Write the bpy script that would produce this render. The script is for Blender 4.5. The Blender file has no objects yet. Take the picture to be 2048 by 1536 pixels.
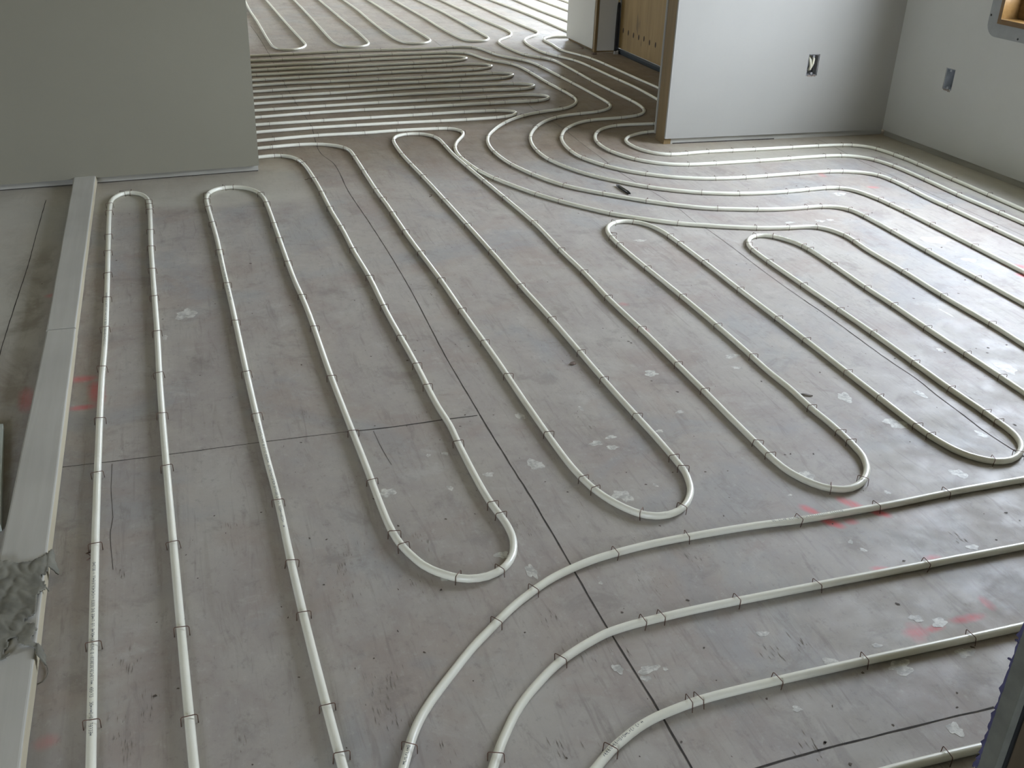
import bpy, bmesh, math, random
from mathutils import Vector, Matrix, noise
random.seed(7)
sc = bpy.context.scene
C = sc.collection
PI = math.pi

# ---------------------------------------------------------------- camera
F_PX, PITCH, ROLL, YAW, EYE = 2053.07, 0.478418, 0.036459, 0.325258, 1.27
fwd = Vector((math.sin(YAW)*math.cos(PITCH), math.cos(YAW)*math.cos(PITCH), -math.sin(PITCH)))
rt0 = Vector((math.cos(YAW), -math.sin(YAW), 0)); up0 = rt0.cross(fwd)
rt = rt0*math.cos(ROLL) + up0*math.sin(ROLL); up = -rt0*math.sin(ROLL) + up0*math.cos(ROLL)
cd = bpy.data.cameras.new('camera'); cam = bpy.data.objects.new('camera', cd); C.objects.link(cam)
m = Matrix((rt, up, -fwd)).transposed().to_4x4(); m.translation = (0, 0, EYE)
cam.matrix_world = m
cd.sensor_width = 36; cd.lens = F_PX/2048*36; cd.clip_start = .02; cd.clip_end = 100
sc.camera = cam

# ---------------------------------------------------------------- world, light, exposure
sc.view_settings.view_transform = 'Standard'
sc.view_settings.look = 'None'
sc.view_settings.gamma = 1.0
sc.view_settings.use_curve_mapping = False
sc.view_settings.exposure = 0.74
w = bpy.data.worlds.new('overcast_sky'); sc.world = w; w.use_nodes = True
wt = w.node_tree; bgn = wt.nodes['Background']
wc = wt.nodes.new('ShaderNodeTexCoord'); wsep = wt.nodes.new('ShaderNodeSeparateXYZ'); wr_ = wt.nodes.new('ShaderNodeMapRange'); wm = wt.nodes.new('ShaderNodeMix')
wt.links.new(wc.outputs['Generated'], wsep.inputs[0]); wt.links.new(wsep.outputs[2], wr_.inputs[0])
wr_.inputs[1].default_value = -.04; wr_.inputs[2].default_value = .12
wm.data_type = 'RGBA'; wm.inputs[6].default_value = (.16, .17, .14, 1); wm.inputs[7].default_value = (.85, .94, 1.09, 1)
wt.links.new(wr_.outputs[0], wm.inputs[0]); wt.links.new(wm.outputs[2], bgn.inputs[0])
bgn.inputs[1].default_value = 20.0
sc.cycles.max_bounces = 8; sc.cycles.diffuse_bounces = 5
sc.cycles.use_denoising = True
def area(name, loc, look, sx, sy, power, col=(.86, .93, 1)):
    l = bpy.data.lights.new(name, 'AREA'); l.shape = 'RECTANGLE'; l.size = sx; l.size_y = sy
    l.energy = power; l.color = col
    o = bpy.data.objects.new(name, l); C.objects.link(o); o.location = loc
    o.rotation_euler = Vector(look).to_track_quat('-Z', 'Y').to_euler()
    return o
def portal(name, loc, look, sx, sy):
    o = area(name, loc, look, sx, sy, 1); o.data.cycles.is_portal = True
# portals only help the renderer find the sky through the window and the added unseen openings
portal('portal_corner_window', (3.76, 3.28, 1.38), (-1, 0, 0), 1.35, 1.46)
portal('portal_far_side', (6.75, 10.3, 1.35), (-1, 0, 0), 4.0, 2.0)
portal('portal_left', (-3.9, 11.2, 1.4), (1, 0, 0), 1.6, .9)
portal('portal_far_end', (5.65, 12.85, 1.45), (0, -1, 0), 1.5, 1.5)
portal('portal_back', (-1.5, -2.55, 1.5), (0, 1, 0), 1.0, 1.1)

# ---------------------------------------------------------------- traced data, metres on the floor
TUBES=[
('white tubing loop nearest the flat 2x4, narrowest hairpin in the room',[(-0.221,0.801),(-0.237,1.381),(-0.25,1.921),(-0.259,2.571),(-0.258,2.802),(-0.262,3.162),(-0.276,4.082),(-0.273,4.162),(-0.268,4.191),(-0.258,4.218),(-0.244,4.242),(-0.232,4.253),(-0.218,4.26),(-0.21,4.261),(-0.195,4.259),(-0.181,4.251),(-0.168,4.239),(-0.158,4.224),(-0.15,4.206),(-0.144,4.188),(-0.138,4.159),(-0.132,4.079),(-0.129,3.559),(-0.118,2.858),(-0.114,2.458),(-0.089,1.388),(-0.07,0.758)],[(0.971,0.51),(2.381,1.981)]),
('white tubing with a far loop and a wide near loop, second from the 2x4',[(0.153,0.695),(0.129,1.285),(0.121,1.615),(0.119,1.916),(0.113,2.116),(0.106,2.546),(0.102,2.996),(0.097,3.317),(0.094,3.647),(0.082,4.097),(0.085,4.147),(0.09,4.176),(0.096,4.194),(0.11,4.22),(0.122,4.234),(0.136,4.246),(0.152,4.254),(0.169,4.259),(0.187,4.259),(0.205,4.256),(0.223,4.249),(0.239,4.239),(0.253,4.226),(0.265,4.211),(0.275,4.195),(0.283,4.177),(0.292,4.149),(0.302,4.09),(0.306,4.0),(0.311,3.189),(0.317,3.019),(0.32,2.869),(0.32,2.459),(0.328,1.968),(0.329,1.828),(0.332,1.748),(0.338,1.699),(0.345,1.669),(0.358,1.631),(0.37,1.604),(0.381,1.588),(0.402,1.566),(0.426,1.548),(0.444,1.54),(0.463,1.537),(0.483,1.538),(0.502,1.544),(0.519,1.553),(0.54,1.574),(0.551,1.591),(0.562,1.618),(0.569,1.648),(0.571,1.677),(0.57,1.707),(0.561,1.787),(0.558,1.867),(0.558,2.017),(0.561,2.127),(0.556,2.227),(0.555,2.307),(0.556,2.477),(0.55,2.847),(0.552,3.148),(0.545,3.388),(0.544,3.638),(0.538,3.858),(0.536,4.248),(0.527,4.488),(0.522,4.548),(0.512,4.607),(0.503,4.635),(0.495,4.653),(0.486,4.67),(0.475,4.684),(0.461,4.697),(0.446,4.706),(0.42,4.712),(0.402,4.713),(0.383,4.711),(0.345,4.701),(0.24,4.668)],[(2.762,2.342),(1.551,1.101)]),
('long white tubing snaking through three near U-bends and three far bends',[(-0.782,4.64),(0.397,4.865),(0.515,4.885),(0.555,4.888),(0.595,4.887),(0.623,4.882),(0.651,4.873),(0.677,4.86),(0.701,4.843),(0.722,4.823),(0.738,4.8),(0.747,4.783),(0.755,4.755),(0.76,4.726),(0.762,4.686),(0.759,4.086),(0.763,3.896),(0.764,3.516),(0.775,3.066),(0.776,2.806),(0.78,2.446),(0.779,2.196),(0.784,1.895),(0.791,1.826),(0.8,1.777),(0.812,1.739),(0.829,1.702),(0.851,1.669),(0.873,1.649),(0.891,1.641),(0.9,1.639),(0.92,1.638),(0.948,1.646),(0.965,1.656),(0.98,1.67),(0.998,1.693),(1.013,1.719),(1.023,1.748),(1.032,1.786),(1.034,1.816),(1.034,1.946),(1.027,2.206),(1.025,2.647),(1.018,2.957),(1.015,3.327),(0.996,4.207),(0.984,4.567),(0.985,4.717),(0.99,4.827),(0.997,4.886),(1.008,4.924),(1.015,4.941),(1.025,4.957),(1.037,4.971),(1.051,4.982),(1.067,4.991),(1.084,4.996),(1.103,4.998),(1.121,4.997),(1.139,4.994),(1.156,4.987),(1.171,4.977),(1.184,4.964),(1.195,4.95),(1.207,4.924),(1.214,4.897),(1.219,4.857),(1.216,4.628),(1.218,4.507),(1.267,3.578),(1.268,3.478),(1.263,3.248),(1.265,3.028),(1.259,2.788),(1.264,2.498),(1.264,2.148),(1.262,1.958),(1.264,1.768),(1.27,1.728),(1.279,1.7),(1.287,1.682),(1.297,1.665),(1.31,1.649),(1.325,1.637),(1.343,1.629),(1.353,1.626),(1.372,1.626),(1.391,1.631),(1.409,1.64),(1.425,1.652),(1.446,1.673),(1.458,1.689),(1.472,1.715),(1.483,1.743),(1.487,1.763),(1.493,1.822),(1.496,1.902),(1.494,1.982),(1.498,2.092),(1.495,2.212),(1.499,2.342),(1.501,2.512),(1.5,2.742),(1.492,3.132),(1.492,3.252),(1.495,3.322),(1.502,3.382),(1.512,3.42),(1.524,3.447),(1.534,3.464),(1.547,3.479),(1.569,3.497),(1.586,3.505),(1.604,3.508),(1.614,3.508),(1.632,3.505),(1.656,3.491),(1.671,3.478),(1.683,3.463),(1.692,3.446),(1.7,3.427),(1.711,3.379),(1.716,3.339),(1.718,3.29),(1.719,3.039),(1.715,2.759),(1.714,2.409),(1.708,2.069),(1.707,1.799),(1.713,1.749),(1.722,1.711),(1.73,1.692),(1.74,1.675),(1.753,1.66),(1.768,1.647),(1.785,1.638),(1.804,1.634),(1.824,1.634),(1.843,1.64),(1.869,1.654),(1.892,1.673),(1.91,1.697),(1.918,1.715),(1.926,1.744),(1.931,1.854),(1.931,2.004),(1.944,2.354),(1.95,3.014),(1.953,3.074),(1.958,3.123),(1.966,3.152),(1.978,3.179),(1.994,3.204),(2.014,3.225),(2.039,3.238),(2.057,3.241),(2.076,3.239),(2.084,3.236),(2.101,3.226),(2.114,3.213),(2.126,3.197),(2.14,3.171),(2.151,3.143),(2.162,3.094),(2.165,3.035),(2.16,2.895),(2.147,2.675),(2.143,2.525),(2.132,2.325),(2.121,2.005),(2.069,1.166)],[(17.447,17.752)]),
('white tubing crossing from the left wall, dipping then running to the right edge',[(-0.766,4.762),(0.438,5.01),(0.546,5.031),(0.615,5.042),(0.705,5.051),(0.875,5.057),(1.044,5.076),(1.123,5.08),(1.253,5.081),(1.291,5.078),(1.309,5.075),(1.325,5.068),(1.346,5.053),(1.356,5.039),(1.366,5.015),(1.369,4.997),(1.368,4.969),(1.361,4.941),(1.35,4.913),(1.299,4.816),(1.283,4.78),(1.269,4.743),(1.257,4.704),(1.247,4.656),(1.24,4.596),(1.237,4.526),(1.239,4.466),(1.246,4.387),(1.255,4.318),(1.267,4.259),(1.285,4.191),(1.311,4.116),(1.36,3.995),(1.389,3.931),(1.421,3.869),(1.457,3.809),(1.501,3.742),(1.56,3.662),(1.598,3.615),(1.633,3.58),(1.67,3.547),(1.782,3.462),(1.824,3.436),(1.887,3.405),(1.978,3.364),(2.062,3.333),(2.11,3.319),(2.159,3.309),(2.219,3.3),(2.298,3.293),(2.326,3.285),(2.342,3.276),(2.361,3.255),(2.375,3.229),(2.383,3.2),(2.389,3.171),(2.39,3.131),(2.379,3.022),(2.376,2.972),(2.372,2.782),(2.358,2.542),(2.355,2.313),(2.344,2.153),(2.291,1.224)],[]),
('white hairpin tubing nearest the camera of the crosswise rows behind the left wall',[(-0.963,4.958),(0.304,5.149),(0.551,5.19),(0.631,5.201),(0.71,5.209),(1.07,5.232),(1.33,5.239),(1.43,5.243),(1.54,5.251),(1.62,5.26),(1.649,5.266),(1.677,5.274),(1.704,5.285),(1.729,5.299),(1.75,5.317),(1.761,5.331),(1.768,5.345),(1.771,5.36),(1.769,5.375),(1.762,5.388),(1.751,5.399),(1.737,5.408),(1.72,5.414),(1.702,5.418),(1.654,5.421),(1.454,5.415),(1.225,5.393),(0.756,5.354),(0.557,5.335),(0.447,5.322),(-0.95,5.12)],[]),
('white hairpin tubing second nearest of the crosswise rows, reaching furthest right',[(-0.929,5.24),(0.343,5.464),(0.609,5.514),(0.747,5.535),(0.857,5.548),(0.966,5.558),(1.266,5.571),(1.616,5.6),(1.935,5.619),(1.974,5.623),(2.002,5.63),(2.02,5.636),(2.037,5.645),(2.052,5.656),(2.065,5.668),(2.075,5.682),(2.082,5.698),(2.084,5.713),(2.082,5.729),(2.071,5.749),(2.059,5.761),(2.035,5.773),(2.008,5.781),(1.979,5.786),(1.94,5.787),(1.9,5.786),(1.582,5.747),(1.522,5.743),(1.372,5.738),(1.272,5.732),(1.132,5.721),(1.003,5.708),(0.794,5.683),(0.497,5.643),(-0.925,5.472)],[]),
('white hairpin tubing third nearest of the crosswise rows',[(-0.904,5.59),(0.363,5.785),(0.61,5.825),(0.699,5.837),(0.929,5.862),(1.196,5.899),(1.356,5.915),(1.595,5.932),(1.735,5.944),(1.795,5.946),(1.915,5.943),(1.975,5.947),(2.023,5.958),(2.05,5.968),(2.066,5.978),(2.081,5.989),(2.093,6.001),(2.101,6.015),(2.105,6.03),(2.105,6.044),(2.099,6.058),(2.089,6.071),(2.076,6.082),(2.06,6.09),(2.043,6.097),(1.995,6.106),(1.935,6.108),(1.695,6.098),(1.515,6.097),(1.415,6.09),(1.336,6.08),(1.217,6.062),(0.852,6.001),(0.564,5.961),(-0.888,5.719)],[(4.057,3.676)]),
('white hairpin tubing fourth nearest of the crosswise rows',[(-0.874,5.89),(0.527,6.122),(0.754,6.162),(0.823,6.17),(1.012,6.186),(1.28,6.221),(1.608,6.254),(1.708,6.262),(1.868,6.268),(1.927,6.275),(1.956,6.281),(1.984,6.289),(2.011,6.301),(2.028,6.311),(2.05,6.329),(2.063,6.342),(2.077,6.364),(2.081,6.379),(2.081,6.394),(2.076,6.407),(2.067,6.419),(2.053,6.428),(2.038,6.435),(2.011,6.441),(1.982,6.443),(1.952,6.442),(1.862,6.436),(1.783,6.427),(1.724,6.418),(1.576,6.39),(1.477,6.377),(1.218,6.358),(0.939,6.334),(0.739,6.32),(0.67,6.314),(0.601,6.304),(0.404,6.266),(-0.857,6.046)],[(4.18,3.65)]),
('white hairpin tubing fifth nearest of the crosswise rows',[(-0.848,6.231),(1.291,6.549),(1.42,6.564),(1.53,6.573),(1.6,6.574),(1.76,6.57),(1.809,6.573),(1.859,6.579),(1.898,6.586),(1.927,6.594),(1.954,6.605),(1.98,6.619),(2.002,6.636),(2.015,6.649),(2.027,6.671),(2.03,6.687),(2.029,6.702),(2.019,6.724),(2.008,6.736),(1.986,6.751),(1.969,6.758),(1.941,6.764),(1.912,6.766),(1.882,6.764),(1.843,6.759),(1.715,6.735),(1.526,6.717),(1.456,6.709),(1.318,6.688),(1.1,6.652),(0.981,6.637),(-0.842,6.457)],[(4.288,3.607)]),
('shortest white hairpin tubing among the crosswise rows',[(-0.826,6.575),(0.586,6.74),(1.112,6.806),(1.639,6.864),(1.825,6.901),(1.872,6.915),(1.898,6.927),(1.919,6.944),(1.934,6.964),(1.94,6.979),(1.94,6.994),(1.932,7.015),(1.916,7.032),(1.892,7.045),(1.855,7.054),(1.816,7.058),(1.766,7.058),(1.716,7.055),(1.578,7.036),(1.389,7.016),(1.299,7.004),(1.231,6.991),(1.055,6.95),(0.927,6.928),(0.5,6.875),(-0.809,6.694)],[]),
('white tubing winding from the second-farthest crosswise row to the right edge',[(-0.8,6.937),(0.725,7.075),(0.834,7.089),(1.022,7.117),(1.397,7.177),(1.487,7.187),(1.707,7.194),(1.836,7.206),(1.895,7.205),(1.933,7.198),(1.959,7.188),(1.982,7.173),(1.994,7.159),(2.004,7.144),(2.012,7.127),(2.022,7.099),(2.047,6.983),(2.057,6.944),(2.068,6.916),(2.08,6.889),(2.095,6.864),(2.153,6.784),(2.179,6.742),(2.196,6.696),(2.205,6.647),(2.211,6.588),(2.215,6.498),(2.219,6.088),(2.232,5.808),(2.231,5.698),(2.228,5.658),(2.221,5.619),(2.206,5.572),(2.194,5.545),(2.18,5.519),(2.151,5.478),(2.117,5.443),(2.094,5.425),(2.06,5.405),(2.024,5.389),(1.93,5.355),(1.884,5.335),(1.839,5.313),(1.789,5.28),(1.734,5.237),(1.676,5.182),(1.624,5.122),(1.577,5.058),(1.528,4.982),(1.489,4.912),(1.462,4.847),(1.442,4.781),(1.427,4.702),(1.419,4.623),(1.418,4.533),(1.423,4.443),(1.429,4.393),(1.437,4.344),(1.451,4.285),(1.466,4.228),(1.485,4.17),(1.505,4.114),(1.525,4.068),(1.547,4.023),(1.58,3.973),(1.618,3.927),(1.757,3.784),(1.816,3.73),(1.887,3.674),(1.953,3.628),(2.005,3.598),(2.05,3.579),(2.108,3.561),(2.175,3.542),(2.234,3.529),(2.293,3.518),(2.352,3.513),(2.472,3.514),(2.521,3.507),(2.549,3.498),(2.573,3.482),(2.586,3.468),(2.6,3.443),(2.607,3.415),(2.609,3.385),(2.609,3.255),(2.591,2.835),(2.587,2.615),(2.538,1.386)],[(7.378,7.862)]),
('white tubing winding from the farthest crosswise row to the right edge',[(-0.77,7.014),(0.621,7.251),(0.829,7.28),(1.045,7.323),(1.143,7.338),(1.243,7.348),(1.373,7.357),(1.483,7.362),(1.663,7.367),(1.732,7.372),(1.802,7.382),(1.928,7.411),(1.967,7.416),(1.997,7.418),(2.036,7.417),(2.055,7.413),(2.072,7.408),(2.096,7.394),(2.109,7.382),(2.12,7.368),(2.136,7.334),(2.146,7.296),(2.155,7.247),(2.172,7.138),(2.181,7.099),(2.19,7.071),(2.204,7.034),(2.221,6.998),(2.289,6.888),(2.312,6.844),(2.332,6.787),(2.343,6.729),(2.349,6.659),(2.36,6.4),(2.373,5.99),(2.378,5.579),(2.376,5.52),(2.372,5.48),(2.36,5.433),(2.343,5.398),(2.32,5.367),(2.306,5.353),(2.283,5.334),(2.249,5.314),(2.213,5.299),(2.175,5.288),(2.059,5.26),(2.012,5.243),(1.976,5.226),(1.927,5.193),(1.881,5.154),(1.84,5.111),(1.797,5.056),(1.754,4.988),(1.716,4.918),(1.684,4.845),(1.659,4.769),(1.639,4.681),(1.627,4.592),(1.623,4.512),(1.627,4.432),(1.639,4.364),(1.65,4.325),(1.665,4.278),(1.683,4.231),(1.703,4.185),(1.741,4.115),(1.764,4.082),(1.794,4.042),(1.844,3.98),(1.878,3.943),(1.929,3.895),(1.994,3.848),(2.063,3.808),(2.127,3.781),(2.203,3.756),(2.272,3.742),(2.351,3.734),(2.441,3.731),(2.501,3.733),(2.641,3.743),(2.68,3.744),(2.71,3.741),(2.737,3.732),(2.752,3.722),(2.771,3.701),(2.785,3.675),(2.795,3.647),(2.802,3.618),(2.813,3.549),(2.818,3.439),(2.818,3.319),(2.807,2.919),(2.754,1.63)],[(6.325,6.765),(1.721,2.211)]),
('white tubing from the far room making the leftmost S-bend at the doorway',[(2.417,12.385),(2.531,9.336),(2.548,8.846),(2.557,8.666),(2.584,8.287),(2.59,8.177),(2.591,8.107),(2.588,8.047),(2.579,7.988),(2.567,7.94),(2.549,7.894),(2.531,7.858),(2.503,7.817),(2.428,7.724),(2.404,7.692),(2.384,7.658),(2.367,7.622),(2.356,7.584),(2.349,7.546),(2.345,7.496),(2.344,7.436),(2.348,7.346),(2.357,7.246),(2.37,7.137),(2.382,7.079),(2.395,7.042),(2.412,7.006),(2.477,6.906),(2.496,6.871),(2.512,6.825),(2.52,6.776),(2.523,6.707),(2.525,6.507),(2.519,6.046),(2.524,5.836),(2.535,5.567),(2.535,5.487),(2.532,5.427),(2.528,5.387),(2.521,5.348),(2.511,5.309),(2.501,5.282),(2.488,5.256),(2.471,5.232),(2.458,5.217),(2.436,5.199),(2.42,5.188),(2.394,5.175),(2.337,5.156),(2.289,5.146),(2.16,5.129),(2.122,5.119),(2.094,5.109),(2.05,5.086),(2.01,5.057),(1.966,5.017),(1.926,4.972),(1.892,4.923),(1.864,4.87),(1.835,4.806),(1.816,4.75),(1.802,4.691),(1.791,4.622),(1.785,4.543),(1.785,4.483),(1.793,4.424),(1.813,4.357),(1.844,4.283),(1.862,4.247),(1.883,4.213),(1.9,4.189),(1.925,4.158),(1.975,4.109),(2.03,4.066),(2.055,4.05),(2.09,4.03),(2.145,4.007),(2.202,3.988),(2.26,3.976),(2.33,3.968),(2.42,3.966),(2.57,3.971),(2.78,3.977),(2.84,3.975),(2.879,3.97),(2.908,3.964),(2.937,3.955),(2.964,3.943),(2.981,3.933),(3.004,3.915),(3.018,3.901),(3.029,3.885),(3.038,3.868),(3.045,3.85),(3.05,3.821),(3.052,3.781),(3.052,3.711),(3.049,3.641),(3.04,3.512),(3.041,3.322),(3.001,1.791)],[(8.933,9.413)]),
('white tubing from the far room making the middle S-bend, passing behind the wood post',[(2.735,12.374),(2.782,8.742),(2.789,8.482),(2.808,8.113),(2.809,8.043),(2.806,8.004),(2.799,7.975),(2.789,7.947),(2.776,7.921),(2.742,7.872),(2.662,7.783),(2.631,7.744),(2.6,7.694),(2.58,7.648),(2.563,7.591),(2.549,7.513),(2.541,7.423),(2.538,7.313),(2.541,7.203),(2.546,7.153),(2.555,7.104),(2.565,7.066),(2.58,7.018),(2.638,6.869),(2.654,6.822),(2.67,6.754),(2.679,6.675),(2.689,6.485),(2.697,6.265),(2.71,5.995),(2.714,5.885),(2.713,5.775),(2.705,5.545),(2.705,5.355),(2.701,5.265),(2.696,5.226),(2.687,5.187),(2.677,5.159),(2.659,5.124),(2.638,5.091),(2.612,5.061),(2.583,5.035),(2.558,5.018),(2.532,5.005),(2.514,4.998),(2.495,4.993),(2.466,4.988),(2.416,4.987),(2.287,4.991),(2.247,4.989),(2.218,4.985),(2.18,4.974),(2.154,4.961),(2.129,4.946),(2.098,4.921),(2.071,4.892),(2.042,4.851),(2.018,4.808),(1.998,4.762),(1.983,4.715),(1.973,4.666),(1.968,4.616),(1.968,4.567),(1.974,4.507),(1.986,4.459),(2.006,4.402),(2.033,4.349),(2.062,4.309),(2.097,4.274),(2.137,4.245),(2.173,4.228),(2.201,4.219),(2.23,4.212),(2.26,4.208),(2.299,4.206),(2.61,4.208),(2.939,4.222),(2.989,4.222),(3.029,4.219),(3.078,4.21),(3.105,4.199),(3.122,4.19),(3.137,4.178),(3.157,4.157),(3.169,4.141),(3.183,4.115),(3.196,4.078),(3.207,4.029),(3.214,3.969),(3.216,3.9),(3.214,3.749),(3.206,3.519),(3.208,3.259),(3.198,1.888)],[]),
('white tubing hugging the right wall, innermost of the nested curves at the post',[(2.851,12.36),(2.99,9.943),(3.031,9.324),(3.045,9.075),(3.052,8.905),(3.057,8.715),(3.065,8.085),(3.075,7.815),(3.074,7.766),(3.071,7.74),(3.065,7.721),(3.058,7.713),(3.054,7.711),(3.045,7.712),(3.034,7.717),(2.995,7.75),(2.971,7.766),(2.946,7.779),(2.928,7.784),(2.9,7.787),(2.871,7.785),(2.844,7.777),(2.818,7.765),(2.802,7.754),(2.781,7.735),(2.763,7.712),(2.753,7.696),(2.745,7.678),(2.736,7.65),(2.728,7.602),(2.727,7.562),(2.727,7.432),(2.723,7.383),(2.713,7.283),(2.712,7.244),(2.713,7.214),(2.719,7.175),(2.73,7.126),(2.778,6.984),(2.798,6.907),(2.812,6.808),(2.821,6.679),(2.827,6.539),(2.837,6.189),(2.851,5.879),(2.859,5.639),(2.86,5.529),(2.858,5.389),(2.856,5.299),(2.852,5.239),(2.846,5.19),(2.837,5.141),(2.826,5.102),(2.813,5.065),(2.795,5.029),(2.78,5.004),(2.761,4.981),(2.733,4.953),(2.702,4.929),(2.66,4.903),(2.615,4.881),(2.568,4.864),(2.52,4.85),(2.472,4.84),(2.432,4.834),(2.353,4.828),(2.314,4.822),(2.276,4.81),(2.232,4.788),(2.199,4.766),(2.176,4.747),(2.156,4.726),(2.14,4.702),(2.129,4.676),(2.122,4.647),(2.119,4.618),(2.119,4.588),(2.123,4.549),(2.129,4.52),(2.142,4.482),(2.156,4.456),(2.173,4.433),(2.194,4.413),(2.218,4.399),(2.236,4.394),(2.255,4.391),(2.284,4.391),(2.403,4.403),(2.473,4.405),(2.753,4.4),(3.053,4.402),(3.153,4.398),(3.212,4.39),(3.24,4.382),(3.258,4.374),(3.274,4.364),(3.289,4.352),(3.302,4.337),(3.317,4.313),(3.331,4.276),(3.339,4.237),(3.352,4.128),(3.355,4.069),(3.349,3.739),(3.342,3.459),(3.318,2.038)],[(8.644,9.125)]),
('white tubing hairpin in the bright far room, leftmost of its four bends',[(0.778,12.886),(0.738,10.956),(0.713,9.925),(0.705,9.505),(0.704,9.285),(0.707,8.755),(0.702,7.914),(0.703,7.694),(0.705,7.604),(0.71,7.564),(0.716,7.535),(0.724,7.507),(0.735,7.481),(0.751,7.459),(0.764,7.447),(0.778,7.439),(0.794,7.435),(0.811,7.435),(0.835,7.443),(0.857,7.458),(0.877,7.478),(0.894,7.502),(0.913,7.536),(0.924,7.564),(0.933,7.592),(0.938,7.621),(0.941,7.661),(0.939,7.821),(0.926,8.401),(0.876,12.463)],[]),
('white tubing hairpin in the bright far room, second from left of its four bends',[(1.132,12.452),(1.154,9.411),(1.15,7.811),(1.154,7.731),(1.16,7.662),(1.168,7.613),(1.179,7.575),(1.195,7.54),(1.212,7.519),(1.233,7.503),(1.257,7.496),(1.274,7.496),(1.291,7.5),(1.308,7.507),(1.323,7.517),(1.35,7.544),(1.361,7.559),(1.375,7.585),(1.387,7.622),(1.394,7.661),(1.398,7.72),(1.401,7.83),(1.402,8.03),(1.401,8.281),(1.392,8.741),(1.384,9.441),(1.339,12.441)],[]),
('white tubing hairpin in the bright far room, third from left of its four bends',[(1.557,12.43),(1.597,10.028),(1.61,9.428),(1.611,9.238),(1.605,8.797),(1.605,8.487),(1.607,8.217),(1.615,7.897),(1.619,7.827),(1.626,7.767),(1.637,7.708),(1.651,7.661),(1.668,7.628),(1.686,7.608),(1.708,7.594),(1.733,7.589),(1.759,7.593),(1.784,7.603),(1.807,7.62),(1.833,7.648),(1.849,7.673),(1.863,7.709),(1.87,7.747),(1.872,7.786),(1.859,8.296),(1.845,9.017),(1.765,12.419)],[]),
('white tubing hairpin in the bright far room, rightmost of its four bends',[(1.994,12.408),(2.083,8.969),(2.087,8.729),(2.088,8.299),(2.1,7.959),(2.105,7.869),(2.113,7.789),(2.12,7.74),(2.129,7.703),(2.141,7.678),(2.158,7.658),(2.18,7.644),(2.205,7.639),(2.222,7.64),(2.248,7.648),(2.271,7.662),(2.291,7.682),(2.307,7.706),(2.32,7.732),(2.328,7.76),(2.335,7.798),(2.337,7.858),(2.337,8.028),(2.332,8.818),(2.328,9.128),(2.319,9.368),(2.164,12.394)],[]),
('straight white tube in the far room, lowest of three vanishing behind the wall stub',[(3.202,12.352),(3.233,9.94),(3.236,9.28),(3.243,9.08),(3.262,8.72),(3.268,8.57),(3.276,8.149),(3.295,7.429)],[]),
('straight white tube in the far room, middle of three vanishing behind the wall stub',[(3.408,12.34),(3.495,9.286),(3.525,8.024)],[]),
('straight white tube in the far room, highest of three vanishing behind the wall stub',[(3.639,12.329),(3.729,8.674)],[]),
('curved white tubing at the front, inner and leftmost of the near curves',[(0.003,0.616),(0.236,1.147),(0.254,1.183),(0.27,1.209),(0.294,1.24),(0.349,1.299),(0.398,1.349),(0.443,1.388),(0.497,1.433),(0.53,1.456),(0.59,1.492),(0.626,1.508),(0.683,1.527),(0.722,1.536),(0.812,1.548),(0.882,1.552),(1.042,1.553),(1.102,1.551),(1.192,1.545),(1.322,1.544),(1.422,1.545),(1.592,1.552),(1.692,1.553),(2.542,1.552)],[(0.59,0.55),(1.621,1.791)]),
('curved white tubing at the front, middle of the three wide near curves',[(0.092,0.6),(0.367,1.099),(0.407,1.157),(0.425,1.18),(0.453,1.209),(0.491,1.241),(0.523,1.265),(0.567,1.29),(0.641,1.32),(0.67,1.326),(0.7,1.33),(0.8,1.336),(0.86,1.338),(1.48,1.338),(2.35,1.332)],[]),
('curved white tubing at the front, third near curve ending by the dark wall edge',[(0.081,0.696),(0.545,1.062),(0.571,1.077),(0.607,1.095),(0.635,1.105),(0.664,1.112),(0.733,1.123),(0.823,1.127),(1.043,1.129),(1.303,1.128),(2.164,1.13)],[(0.57,0.67)]),
('short white tubing piece in the front right corner disappearing behind the dark wall edge',[(0.572,0.861),(0.88,0.901),(0.969,0.905),(1.959,0.878)],[]),
]
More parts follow.
